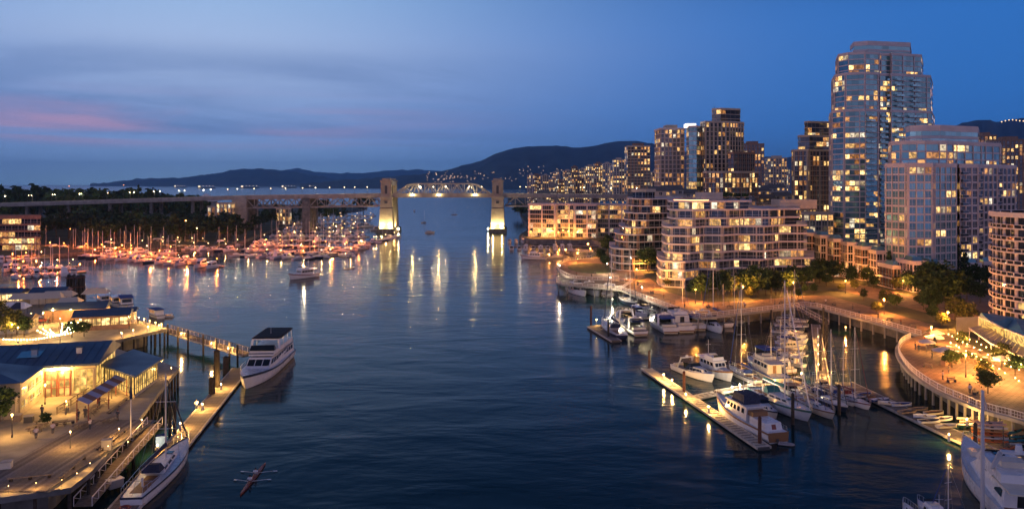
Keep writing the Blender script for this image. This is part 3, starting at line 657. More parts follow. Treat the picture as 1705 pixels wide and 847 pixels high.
# beyond the deck: individual mid-distance towers
def simple(name, label, px0, px1, Y, top, seed, p=.3, wall=BEIGE, slab=None, glass=GGREY, bay=2.6, fh=2.9, dep=20, group=None, budget=300, mull=1, over=.15, col=None, colev=2, roofbox=True, wallfrac=.42, litmix=(.40, .48, .12), corner=0.0, z=GZ):
    c_ = Q((px0+px1)/2, Y); b_ = Bld(name, label, (c_.x, c_.y), seed, budget, group)
    nf = max(2, int((ZY(top, Y)-z)/fh)); x0, x1 = Q(px0, Y).x, Q(px1, Y).x; k_ = corner*(x1-x0)
    poly = [(x0, Y+k_*.7), (x0+k_, Y), (x1, Y+2), (x1, Y+dep), (x0, Y+dep)] if k_ else [(x0, Y), (x1, Y+1), (x1, Y+dep), (x0, Y+dep)]
    zt_ = b_.tier(poly, z, nf, fh, glass=glass, wall=wall, slab=slab or wall, bay=bay, over=over, th=.5, p=p, mull=mull, col=col, colev=colev, wallfrac=wallfrac, litmix=litmix)
    if roofbox:
        w_ = (x1-x0); b_.extra('roof_plant', MB().box(-w_*.22, w_*.25, 4, dep*.7, zt_-GZ, zt_-GZ+3.4, wall))
    b_.end(); return b_, zt_
simple('slab_tower', 'slim beige apartment tower with dark balconies above the terraced blocks', 1100, 1140, 520, 212, 41, p=.40, wall=BEIGE, slab=PINKW, over=.6, col=BEIGE, colev=2)
B = Bld('stone_tower', 'broad stone and glass tower with lit roof crown in the middle distance', tuple(Q(1190, 500)[:2]), 42)
zt = B.tier(QP((1143,508),(1147,500),(1160,498),(1166,506),(1166,530),(1143,530)), GZ, 25, 2.9, glass=GTEAL, wall=INNER, slab=PINKW, bay=2.6, p=.14, over=.12, th=.4)
B.extra('crown_light', MB().box(-17.5, -11.5, 2, 10, zt-GZ+.3, zt-GZ+2.6, mat('lit_crown', (1, 1, 1), emit=(1, .93, .80), es=2.2)))
zt = B.tier(QP((1167,506),(1175,498),(1215,500),(1238,507),(1238,532),(1167,532)), GZ, 26, 2.9, glass=GGREY, wall=BEIGE, slab=BEIGE, bay=2.6, p=.34, wallfrac=.38, col=BEIGE, colev=3, over=.4)
B.tier(QP((1186,506),(1200,502),(1232,507),(1232,528),(1186,528)), zt, 3, 2.9, glass=GGREY, wall=BEIGE, slab=BEIGE, bay=3.4, p=.45, fmul=[1, .6, 1.6]); B.extra('spire', MB().tube((2, 8, 78), (2, 8, 88), .5, .06, STEELD, 5)); B.end()
B = Bld('brick_midrise', 'stepped brown brick mid-rise in front of the stone tower', tuple(Q(1218, 455)[:2]), 43)
zt = B.tier(QP((1172,462),(1178,455),(1205,452),(1232,455),(1262,462),(1262,480),(1172,480)), GZ, 15, 2.85, glass=GGREY, wall=BROWN, slab=BEIGE, bay=2.6, p=.34, over=.6, wallfrac=.36, col=BROWN, colev=3, colw=.8)
zt = B.tier(QP((1212,464),(1222,458),(1256,464),(1256,478),(1212,478)), zt, 4, 2.85, glass=GGREY, wall=BROWN, slab=BROWN, bay=2.8, p=.12, wallfrac=.2); B.end()
B = Bld('brown_tower', 'brown stepped tower just left of the tallest glass tower', tuple(Q(1350, 470)[:2]), 44)
zt = B.tier(QP((1319,480),(1322,472),(1345,466),(1347,470),(1400,476),(1400,500),(1319,500)), GZ, 19, 2.95, glass=GGREY, wall=BROWN, slab=BEIGE, bay=2.5, p=.42, over=.6, wallfrac=.36, col=BEIGE, colev=3, colw=.7)
zt = B.tier(QP((1329,480),(1333,475),(1348,472),(1398,480),(1398,500),(1329,500)), zt, 3, 2.95, glass=GGREY, wall=BROWN, slab=BEIGE, bay=2.7, p=.3)
B.tier(QP((1340,482),(1345,478),(1396,484),(1396,498),(1340,498)), zt, 3, 2.95, glass=GGREY, wall=BEIGE, slab=BEIGE, bay=2.7, p=.2); B.end()
B = Bld('amber_lowrise', 'amber-lit low-rise beside the foot of the tallest tower', tuple(Q(1360, 400)[:2]), 45)
B.tier(QP((1335,402),(1338,398),(1388,398),(1388,420),(1335,420)), GZ, 7, 2.95, glass=GGREY, wall=BEIGE, slab=BEIGE, bay=3, p=.55, litmix=(.3, .6, .1), wallfrac=.2); B.end()
for i, a in enumerate(((1045,1083,760,241,.42,BROWN,'dark tower with pale balcony stripes'),(1240,1273,720,240,.30,BROWN,'dark brown tower behind the stone tower'),(1283,1311,850,262,.28,BEIGE,'short pale tower right of the stone tower'),(1632,1661,640,224,.42,BROWN,'lit tower peeping over the pale drum-topped tower'),(1668,1712,600,230,.40,BROWN,'lit tower at the right frame edge behind the pale tower'))):
    simple('city_tower', a[6]+' in the distance', a[0], a[1], a[2], a[3], 60+i, p=a[4], wall=a[5], slab=BEIGE if i == 0 else None, budget=160, bay=3.2, group='towers of the distant downtown')
# far west-end cluster
rr = random.Random(9); far = []
for px0, w, Y, top in ((878,12,1500,292),(886,14,1650,290),(904,9,1500,290),(921,12,1700,286),(938,14,1500,284),(952,10,1420,278),(965,13,1350,280),(975,16,1250,276),(990,13,1300,272),(1004,15,1200,272),(1016,14,1100,276),(1022,18,1000,266),(1034,13,1020,270),(946,10,1250,296),(1086,13,1100,284),(1093,9,1250,290),(958,14,1150,296),(1276,10,1100,272),(1306,10,1200,280),(1268,12,1000,284),(898,10,1800,294),(914,10,1400,298),(928,12,1300,300),(985,12,1050,294)):
    far.append((px0, w, Y, top))
for i, (px0, w, Y, top) in enumerate(sorted(far)):
    simple('distant_tower', 'distant lit apartment tower on the far right shore, %s from left' % nth(i+1), px0, px0+w, Y, top, 100+i, p=rr.uniform(.30, .5), wall=rr.choice((BEIGE, BROWN, PINKW, BEIGE)), bay=3.4, budget=0, mull=0, dep=16, group='distant towers beyond the bridge', litmix=(.45, .3, .25))
# low houses between the towers
HOUSE = mat('house_siding', (.30, .29, .28), .8, rnd=.3)
for i, (px, Y, top, w) in enumerate(((1268,560,318,14),(1283,600,314,10),(1296,620,312,12),(1278,520,330,14),(1305,540,326,14),(1298,480,340,16),(1100,420,318,18),(1122,430,316,16),(1146,440,322,16),(1245,430,334,14),(1310,430,352,16),(905,720,322,10),(1062,440,330,14),(1082,460,322,12))):
    c_ = Q(px, Y); z1 = ZY(top, Y)-GZ; hw = w*.5*Y/F*2; b_ = thing('house', 'small low house among the towers behind the blocks, %s from left' % nth(sorted((1268,1283,1296,1278,1305,1298,1100,1122,1146,1245,1310,905,1062,1082)).index(px)+1), 'house', (c_.x, c_.y, GZ), group='low houses between the towers')
    MB().box(-hw, hw, 0, 12, 0, z1, HOUSE).build('wall', b_)
    MB().add([(-hw-.4,-.4,z1),(hw+.4,-.4,z1),(hw+.4,12.4,z1),(-hw-.4,12.4,z1),(-hw-.4,6,z1+2.6),(hw+.4,6,z1+2.6)], [(0,1,5,4),(2,3,4,5),(0,4,3),(1,2,5)], ROOFM).build('roof', b_)
    n = int(hw*2/3)
    for k_ in range(n):
        for zz in (z1-2.2, z1-5.2):
            ob('window', panemesh(1.5, 1.5, rr.choice([LITS[0], LITS[1], GDARK, GDARK]), FRAME, 1), b_, (-hw+(k_+.5)*2*hw/n, -.06, zz))
# townhouses with glass roofs at the foot of the towers
for i, (px, Y, w, top) in enumerate(((1352,318,20,392),(1376,312,20,396),(1398,306,20,402),(1421,300,20,408),(1445,294,20,415),(1470,288,22,422),(1500,270,26,447),(1532,262,24,440),(1560,262,22,444),(1622,285,24,442),(1650,290,24,440))):
    c_ = Q(px, Y); z1 = ZY(top, Y)-GZ; hw = w*.5*Y/F; nf = max(2, round(z1/3)); fh = z1/nf
    b_ = Bld('townhouse', 'narrow townhouse with glass solarium roof at the tower foot, %s from left' % nth(i+1), (c_.x, c_.y), 70+i, group='townhouses below the towers')
    x0, x1 = c_.x-hw, c_.x+hw
    b_.tier([(x0, Y), (x1, Y), (x1, Y+11), (x0, Y+11)], GZ, nf, fh, glass=GDARK, wall=PINKW if i % 2 else BROWN, slab=PINKW, bay=2.2, over=.15, th=.5, p=.13, wallfrac=.25)
    b_.extra('solarium', MB().loft([[(-hw*.8, 1, z1+.2), (hw*.8, 1, z1+.2), (hw*.8, 8, z1+.2), (-hw*.8, 8, z1+.2)], [(-hw*.55, 2.4, z1+2.4), (hw*.55, 2.4, z1+2.4), (hw*.55, 7, z1+2.4), (-hw*.55, 7, z1+2.4)]], GTEAL, closed=True, caps=True)); b_.end()
# ------------------------------------------------------------------ boats
class T:                                     # a template: parts and sub-parts as shared meshes
    def __init__(s, L): s.L = L; s.parts = []
    def add(s, name, b_, subs=(), smooth=False, loc=(0, 0, 0)):
        s.parts.append((name, b_.mesh(smooth) if isinstance(b_, MB) else b_, [(n, x.mesh() if isinstance(x, MB) else x) for n, x in subs], loc)); return s
def spawn(T_, name, label, cat, loc, rz, group=None, s=1.0):
    t_ = thing(name, label, cat, loc, rz, group, s)
    for n, me, subs, lc in T_.parts:
        o = ob(n, me, t_, lc)
        for n2, m2 in subs: ob(n2, m2, o)
    return t_
def bs(T_, name, label, cat, bow, stern, group=None, z=0.0, fit=True):
    a, b_ = P(*bow, z), P(*stern, z); d = a-b_; s = d.length/T_.L if fit else 1.0; m_ = (a+b_)/2
    return spawn(T_, name, label, cat, (m_.x, m_.y, z), math.atan2(d.y, d.x), group, s)
def hull(L, B_, fb, top=WHITE, stripe=None, deck=WHITE, sail=False, stern=.86, rise=.55, n=12, boot=NAVYH):
    secs, dk_, st = [], [], []; h = MB()
    def at(t_):
        if sail: w = (stern+(1-stern)*math.sin(min(1, t_/.5)*PI/2)) if t_ < .5 else math.cos((t_-.5)/.5*PI/2)**.75
        else: w = stern+(1-stern)*min(1, t_/.35) if t_ < .45 else (1-((t_-.45)/.55)**2.3)
        return max(.015, w)*B_/2, fb*(1+rise*max(0, (t_-.3)/.7)**2)
    for i in range(n+1):
        t_ = i/n; b2, z = at(t_); x = -L/2+L*t_; ov = L*.07*max(0, (t_-.7)/.3)**2; so_ = -L*.03*max(0, (.1-t_)/.1) if sail else 0
        k = [(x, -b2, z), (x-ov*.15, -b2*.985, z*.82), (x-ov*.6, -b2*.93, z*.35), (x-ov-so_, -b2*.84, .04), (x-ov*1.3-so_, -b2*.5, -.35), (x-ov*1.3-so_, 0, -.6)]
        secs.append(k+[(a, -c_, d) for a, c_, d in k[-2::-1]])
    h.loft([q[1:-1] for q in secs], top, caps=True); h.loft([q[:2] for q in secs], stripe or top); h.loft([q[-2:] for q in secs], stripe or top)
    h.add([secs[0][0], secs[0][1], secs[0][-2], secs[0][-1]], [(0, 1, 2, 3)], stripe or top)
    h.loft([[(q[3][0]-.0, q[3][1]*1.012, .02), (q[3][0], q[3][1]*1.022, .16)] for q in secs], boot); h.loft([[(q[7][0], q[7][1]*1.012, .02), (q[7][0], q[7][1]*1.022, .16)] for q in secs], boot)
    d = MB().loft([[(q[0][0], q[0][1]*.97, q[0][2]-.10), (q[-1][0], q[-1][1]*.97, q[-1][2]-.10)] for q in secs], deck)
    return h, d, at
def frus(b_, x0, x1, w, z0, z1, i0, i1, iy, m, w1=None):  # tapering cabin, insets at the top; returns side picker
    w1 = w if w1 is None else w1
    lo = [(x0, -w, z0), (x1, -w1, z0), (x1, w1, z0), (x0, w, z0)]; hi = [(x0+i0, -w+iy, z1), (x1-i1, -w1+iy, z1), (x1-i1, w1-iy, z1), (x0+i0, w-iy, z1)]
    b_.loft([lo, hi], m, closed=True, caps=True)
    def pick(side, u0, u1, v0, v1, m2, out=.02):
        e = {'s': (0, 1), 'f': (1, 2), 'p': (2, 3), 'a': (3, 0)}[side]
        A, B2, C_, D = Vector(lo[e[0]]), Vector(lo[e[1]]), Vector(hi[e[1]]), Vector(hi[e[0]])
        nr = (B2-A).cross(D-A).normalized()*out
        f_ = lambda u, v: A.lerp(B2, u).lerp(D.lerp(C_, u), v)+nr
        q = [f_(u0, v0), f_(u1, v0), f_(u1, v1), f_(u0, v1)]
        return MB().add(q+[p-nr*1.5 for p in q], [(0, 1, 2, 3), (4, 0, 3, 7), (1, 5, 6, 2), (0, 4, 5, 1), (3, 2, 6, 7)], m2)
    return pick
def rail(at, L, fb, t0, t1, n, h=.7, aft=False):
    b_ = MB(); ps = {}
    for s in (-1, 1):
        prev = None
        for i in range(n+1):
            t_ = t0+(t1-t0)*i/n; w, z = at(t_); p = Vector((-L/2+L*t_, s*w*.94, z)); q = p+Vector((.05, 0, h)); b_.tube(p, q, .02, .02, ALU, 3)
            if prev: b_.tube(prev, q, .025, .025, ALU, 3)
            prev = q
        ps[s] = prev
    b_.tube(ps[-1], ps[1], .025, .025, ALU, 3); return b_
def outb(x, z):
    return MB().box(x-.55, x, -.22, .22, z, z+.7, STEELD).box(x-.4, x-.15, -.08, .08, z-.9, z, STEELD)
def cruiser(L=11.0, canvas=BLUEC, top=WHITE, stripe=None, arch=True, fly=False):
    B_ = L*.30; fb = L*.092; t_ = T(L); h, d, at = hull(L, B_, fb, top, stripe)
    t_.add('hull', h, smooth=False); t_.add('deck', d)
    b_ = MB(); pk = frus(b_, -.02*L, .36*L, B_*.36, fb*1.0, fb*1.75, .0, .12*L, .18, top, B_*.16)
    t_.add('cabin', b_, [('window', pk('s', .08, .8, .35, .8, DKGLASS)), ('window', pk('p', .2, .92, .35, .8, DKGLASS)), ('hatch', pk('f', .3, .7, .55, .9, DKGLASS))])
    w = MB(); pw = frus(w, -.13*L, .10*L, B_*.40, fb*1.2, fb*2.2, -.04*L, .11*L, .12, DKGLASS, B_*.34); t_.add('windshield', w)
    t_.add('cockpit', MB().box(-.44*L, -.1*L, -B_*.34, B_*.34, fb*.93, fb*.99, mat('cockpit_sole', (.25, .22, .2), .7)).box(-.44*L, -.38*L, -B_*.36, B_*.36, fb*.95, fb*1.35, CREAM))
    if canvas: c_ = MB(); frus(c_, -.40*L, -.02*L, B_*.38, fb*2.25, fb*2.5, .04*L, .03*L, .1, canvas); t_.add('canvas_top', c_)
    if arch:
        a = MB()
        for s in (-1, 1): a.beam((-.28*L, s*B_*.44, fb), (-.22*L, s*B_*.36, fb*2.75), .35, .10, top)
        a.beam((-.22*L, -B_*.36, fb*2.75), (-.22*L, B_*.36, fb*2.75), .5, .12, top); a.tube((-.22*L, 0, fb*2.8), (-.22*L, 0, fb*3.1), .28, .24, WHITE, 8); t_.add('radar_arch', a)
    if fly:
        f = MB(); pf = frus(f, -.34*L, .02*L, B_*.38, fb*1.0, fb*2.35, 0, .05*L, .12, top); t_.add('deckhouse', f, [('window', pf('s', .1, .45, .5, .85, DKGLASS)), ('window', pf('s', .52, .92, .5, .85, DKGLASS)), ('window', pf('p', .08, .48, .5, .85, DKGLASS)), ('window', pf('p', .55, .9, .5, .85, DKGLASS)), ('window', pf('f', .08, .92, .45, .85, DKGLASS)), ('door', pf('a', .35, .65, .05, .85, DKGLASS))])
        g = MB(); frus(g, -.28*L, .0*L, B_*.34, fb*2.4, fb*2.75, 0, .03*L, .03, top); t_.add('flybridge', g, [('seat', MB().box(-.2*L, -.12*L, -.5, .5, fb*2.75, fb*3.1, CREAM)), ('windscreen', MB().beam((-.01*L, -B_*.3, fb*2.95), (-.01*L, B_*.3, fb*2.95), .05, .4, DKGLASS))])
    t_.add('bow_rail', rail(at, L, fb, .55, .97, 6)); t_.add('swim_platform', MB().box(-.55*L, -.49*L, -B_*.36, B_*.36, .25, .35, TEAK)); return t_
def trawler(L=13.0, top=WHITE, trim=TEAK, canvas=None):
    B_ = L*.29; fb = L*.10; t_ = T(L); h, d, at = hull(L, B_, fb, top, trim, rise=.75, stern=.9); t_.add('hull', h); t_.add('deck', d)
    b_ = MB(); pk = frus(b_, -.30*L, .18*L, B_*.36, fb*.95, fb*2.35, .0, .06*L, .12, top)
    ws = [('window', pk('s', u, u+.17, .5, .85, DKGLASS)) for u in (.06, .28, .5, .72)]+[('window', pk('p', u, u+.17, .5, .85, DKGLASS)) for u in (.1, .32, .54, .76)]+[('window', pk('f', u, u+.26, .5, .85, DKGLASS)) for u in (.07, .37, .67)]+[('door', pk('a', .38, .62, .05, .85, TEAK))]
    t_.add('deckhouse', b_, ws); t_.add('roof', MB().box(-.42*L, .14*L, -B_*.40, B_*.40, fb*2.36, fb*2.46, top))
    f = MB(); frus(f, -.16*L, .10*L, B_*.33, fb*2.47, fb*2.95, 0, .02*L, .05, top); t_.add('flybridge', f, [('seat', MB().box(-.1*L, -.04*L, -.6, .6, fb*2.95, fb*3.25, CREAM)), ('windscreen', MB().beam((.09*L, -B_*.28, fb*3.15), (.09*L, B_*.28, fb*3.15), .05, .45, DKGLASS))])
    if canvas: c_ = MB(); frus(c_, -.2*L, .1*L, B_*.34, fb*3.9, fb*4.05, .02*L, .02*L, .1, canvas); t_.add('bimini', c_, [('poles', MB().tube((-.18*L, -B_*.3, fb*2.5), (-.18*L, -B_*.3, fb*3.9), .03, .03, ALU, 3).tube((.08*L, B_*.3, fb*2.5), (.08*L, B_*.3, fb*3.9), .03, .03, ALU, 3))])
    t_.add('mast', MB().tube((-.2*L, 0, fb*2.4), (-.2*L, 0, fb*5.2), .06, .04, MAST, 5).tube((-.2*L, -.6, fb*4.4), (-.2*L, .6, fb*4.4), .03, .03, MAST, 4))
    t_.add('foredeck_trunk', MB().box(.18*L, .32*L, -B_*.2, B_*.2, fb*1.0, fb*1.5, top)); t_.add('bow_rail', rail(at, L, fb, .5, .97, 7)); return t_
def classic(L=19.5):
    B_ = L*.24; fb = L*.085; t_ = T(L); h, d, at = hull(L, B_, fb, WHITE, TEAK, rise=.9, stern=.82); t_.add('hull', h); t_.add('deck', d)
    b_ = MB(); pk = frus(b_, -.16*L, .20*L, B_*.36, fb*.95, fb*2.3, .0, .05*L, .1, WHITE)
    t_.add('deckhouse', b_, [('window', pk('s', u, u+.12, .5, .85, DKGLASS)) for u in (.04, .19, .44, .60, .78)]+[('door', pk('s', .33, .42, .05, .85, TEAK))]+[('window', pk('p', u, u+.12, .5, .85, DKGLASS)) for u in (.04, .2, .36, .55, .76)]+[('door', pk('a', .4, .6, .05, .85, TEAK))]+[('window', pk('f', u, u+.26, .5, .85, DKGLASS)) for u in (.07, .37, .67)])
    t_.add('roof', MB().box(-.18*L, .17*L, -B_*.40, B_*.40, fb*2.32, fb*2.45, WHITE))
    c_ = MB(); frus(c_, -.12*L, .08*L, B_*.34, fb*2.5, fb*3.4, .02*L, .02*L, .2, NAVYC); t_.add('canvas_cover', c_)
    a = MB(); pa = frus(a, -.44*L, -.20*L, B_*.34, fb*.9, fb*1.65, .02*L, 0, .1, WHITE); t_.add('aft_cabin', a, [('window', pa('s', u, u+.2, .4, .8, DKGLASS)) for u in (.1, .4, .7)]+[('hatch', pa('a', .4, .65, .2, .8, RUST))])
    g = MB(); frus(g, -.24*L, -.16*L, B_*.30, fb*1.66, fb*2.1, 0, 0, .05, TEAK); t_.add('companionway', g)
    t_.add('stern_transom', MB().add([(-L/2-.04, -B_*.40, fb*.9), (-L/2-.04, B_*.40, fb*.9), (-L/2-.04, B_*.37, .15), (-L/2-.04, -B_*.37, .15)], [(0, 1, 2, 3)], TEAK))
    t_.add('mast', MB().tube((.02*L, 0, fb*2.4), (.02*L, 0, fb*5.4), .06, .03, MAST, 5)); t_.add('bow_rail', rail(at, L, fb, .6, .97, 6)); t_.add('stern_rail', rail(at, L, fb, .02, .25, 4)); return t_
def sailboat(L=11.0, top=WHITE, cover=BLUEC, stripe=NAVYH, mh=1.25, dodger=True, bm=.27, fbk=.085):
    B_ = L*bm; fb = L*fbk; t_ = T(L); h, d, at = hull(L, B_, fb, top, stripe, sail=True, stern=.62, rise=.35); t_.add('hull', h); t_.add('deck', d)
    b_ = MB(); pk = frus(b_, -.14*L, .22*L, B_*.28, fb*1.0, fb*1.5, .02*L, .07*L, .1, WHITE, B_*.14)
    t_.add('cabin', b_, [('window', pk('s', u, u+.2, .35, .75, DKGLASS)) for u in (.1, .4, .68)]+[('window', pk('p', u, u+.2, .35, .75, DKGLASS)) for u in (.12, .4, .7)]+[('hatch', MB().box(.12*L, .17*L, -.3, .3, fb*1.5, fb*1.56, DKGLASS))])
    t_.add('cockpit', MB().box(-.42*L, -.15*L, -B_*.2, B_*.2, fb*.86, fb*.93, TEAK))
    mx = .06*L; z0 = fb*1.4; mz = L*mh
    m_ = MB().tube((mx, 0, z0), (mx, 0, mz), .085, .06, MAST, 6)
    for zz in (mz*.45, mz*.72): m_.tube((mx, -B_*.32, zz), (mx, B_*.32, zz), .03, .03, MAST, 4)
    rg = MB()
    for p, q in (((L*.49, 0, fb*1.35), (mx, 0, mz*.98)), ((-L*.49, 0, fb), (mx, 0, mz)), ((mx, B_*.46, fb), (mx, B_*.32, mz*.45)), ((mx, -B_*.46, fb), (mx, -B_*.32, mz*.45)), ((mx, B_*.32, mz*.45), (mx, 0, mz*.97)), ((mx, -B_*.32, mz*.45), (mx, 0, mz*.97))): rg.tube(p, q, .016, .016, WIRE, 3)
    t_.add('mast', m_, [('rigging', rg)])
    t_.add('furled_jib', MB().tube((L*.47, 0, fb*1.6), (mx+.4, 0, mz*.93), .09, .04, cover if cover != TEALC else WHITE, 5))
    t_.add('boom', MB().tube((mx, 0, fb*2.5), (-.34*L, 0, fb*2.4), .07, .06, MAST, 5), [('sail_cover', MB().loft([[(x, .12*k*c1, fb*2.55+(.38-.2*(mx-x)/(mx+.33*L))*s1) for c1, s1 in ((-1, 0), (-.8, .6), (0, 1), (.8, .6), (1, 0), (0, -.25))] for x, k in ((mx-.05, 1.6), (mx-.12*L, 1.4), (-.32*L, 1))], cover, closed=True, caps=True))])
    if dodger: c_ = MB(); frus(c_, -.2*L, -.11*L, B_*.27, fb*1.4, fb*2.1, .01*L, .05*L, .12, cover); t_.add('dodger', c_)
    t_.add('bow_rail', rail(at, L, fb, .86, .985, 3)); t_.add('stern_rail', rail(at, L, fb, .01, .12, 2)); t_.add('lifeline', rail(at, L, fb, .12, .86, 6, .6))
    t_.add('wheel', MB().tube((-.33*L, 0, fb*.95), (-.33*L, 0, fb*1.7), .1, .08, WHITE, 5)); return t_
def dinghy(L=3.2, m=WHITE, inside=BLUEC):
    t_ = T(L); b_ = MB(); secs = []; ins = []
    for i in range(8):
        u = i/7; w = L*.22*(.8+.2*u if u < .4 else math.cos((u-.4)/.6*PI/2)**.6 if u < 1 else .02); x = -L/2+L*u; z = .5+.15*u*u
        secs.append([(x, -w, z), (x, -w*.8, .15), (x, 0, .0), (x, w*.8, .15), (x, w, z)]); ins.append([(x*.95, -w*.88, z-.02), (x*.95, -w*.6, .22), (x*.95, w*.6, .22), (x*.95, w*.88, z-.02)])
    b_.loft(secs, m, caps=True); t_.add('hull', b_); t_.add('inside', MB().loft(ins, inside)); t_.add('seat', MB().box(-.3, .1, -L*.18, L*.18, .36, .42, TEAK)); return t_
def kayak(L=4.2, m=None):
    t_ = T(L); b_ = MB(); secs = []
    for i in range(9):
        u = i/8; w = .34*max(.03, math.sin(PI*u)**.7); x = -L/2+L*u; k = .10*(2*u-1)**2
        secs.append([(x, w*math.cos(a), .17+k+.17*math.sin(a)) for a in [2*PI*j/8 for j in range(8)]])
    b_.loft(secs, m, closed=True, caps=True); t_.add('hull', b_); t_.add('seat_well', MB().tube((0, 0, .30), (0, 0, .365), .28, .26, BLACKC, 8)); return t_
def inflatable(L=3.4):
    t_ = T(L); b_ = MB(); pts = [(-L/2, .65), (L*.2, .65), (L*.42, .35), (L/2, 0), (L*.42, -.35), (L*.2, -.65), (-L/2, -.65)]; pts = smooth(pts, 2)
    for a, c_ in zip(pts, pts[1:]): b_.tube((*a, .28), (*c_, .28), .22, .22, mat('grey_hypalon', (.32, .30, .32), .6), 7)
    t_.add('tube', b_); t_.add('floor', MB().box(-L*.48, L*.3, -.5, .5, .1, .16, STEELD)); t_.add('transom', MB().box(-L*.47, -L*.44, -.5, .5, .1, .5, WHITE)); t_.add('outboard', outb(-L*.46, .45)); return t_
def bigyacht(L=22.0):
    B_ = L*.25; fb = L*.09; t_ = T(L); h, d, at = hull(L, B_, fb, WHITE, rise=.8, stern=.95); t_.add('hull', h); t_.add('deck', d)
    b_ = MB(); pk = frus(b_, -.34*L, .24*L, B_*.40, fb*.95, fb*1.95, .0, .16*L, .25, WHITE, B_*.28)
    t_.add('deckhouse', b_, [('window', pk('s', .06, .36, .4, .8, DKGLASS)), ('window', pk('s', .4, .68, .4, .8, DKGLASS)), ('window', pk('p', .32, .6, .4, .8, DKGLASS)), ('window', pk('p', .64, .94, .4, .8, DKGLASS)), ('windshield', pk('f', .05, .95, .35, .9, DKGLASS)), ('door', pk('a', .3, .7, .05, .85, DKGLASS))])
    f = MB(); pf = frus(f, -.30*L, .10*L, B_*.38, fb*1.96, fb*2.5, .0, .06*L, .1, WHITE, B_*.30); t_.add('flybridge', f, [('windscreen', pf('f', .05, .95, .3, 1.2, DKGLASS)), ('hatch', MB().box(-.02*L, .03*L, -.5, .5, fb*2.5, fb*2.56, DKGLASS)), ('seat', MB().box(-.2*L, -.12*L, -1.2, 1.2, fb*2.5, fb*2.8, CREAM))])
    a = MB()
    for s in (-1, 1): a.beam((-.2*L, s*B_*.38, fb*2.4), (-.25*L, s*B_*.30, fb*3.5), .6, .15, WHITE)
    a.beam((-.25*L, -B_*.30, fb*3.5), (-.25*L, B_*.30, fb*3.5), .8, .2, WHITE); t_.add('radar_arch', a, [('radome', MB().tube((-.25*L, 0, fb*3.55), (-.25*L, 0, fb*3.9), .4, .3, WHITE, 8))])
    t_.add('hardtop', MB().box(-.44*L, -.2*L, -B_*.4, B_*.4, fb*1.98, fb*2.06, CREAM)); t_.add('cockpit', MB().box(-.46*L, -.34*L, -B_*.38, B_*.38, fb*.9, fb*.97, TEAK))
    tn = MB(); frus(tn, .26*L, .36*L, B_*.15, fb*1.35, fb*1.6, .01*L, .02*L, .1, CREAM); t_.add('sunpad', tn)
    for u in (.45, .55, .65): pass
    t_.add('hull_window', MB().box(.05*L, .14*L, -B_*.492, -B_*.47, fb*.55, fb*.8, DKGLASS).box(-.1*L, 0, -B_*.506, -B_*.49, fb*.5, fb*.72, DKGLASS)); t_.add('bow_rail', rail(at, L, fb, .45, .97, 9, .8)); return t_
GR = 'boats moored in the right marina'
C_BLUE, C_NAVY, C_TAN, C_NONE, C_FLY = cruiser(11, BLUEC), cruiser(11, NAVYC, stripe=NAVYH), cruiser(11, TANC), cruiser(11, None, stripe=None), cruiser(12, None, fly=True, stripe=None)
TRW, TRW2, TRW3, CLS = trawler(13), trawler(12, CREAM, BLUEC, BLUEC), trawler(12, WHITE, GREENH, TANC), classic()
S_BLUE, S_TEAL, S_TAN, S_RED, S_NAVY = sailboat(), sailboat(11, WHITE, TEALC, GREENH), sailboat(11, CREAM, TANC, TEAK), sailboat(11, WHITE, REDC, RUST, 1.35), sailboat(11, NAVYH, NAVYC, WHITE)
S_TALL = sailboat(11, WHITE, BLUEC, NAVYH, 1.65)
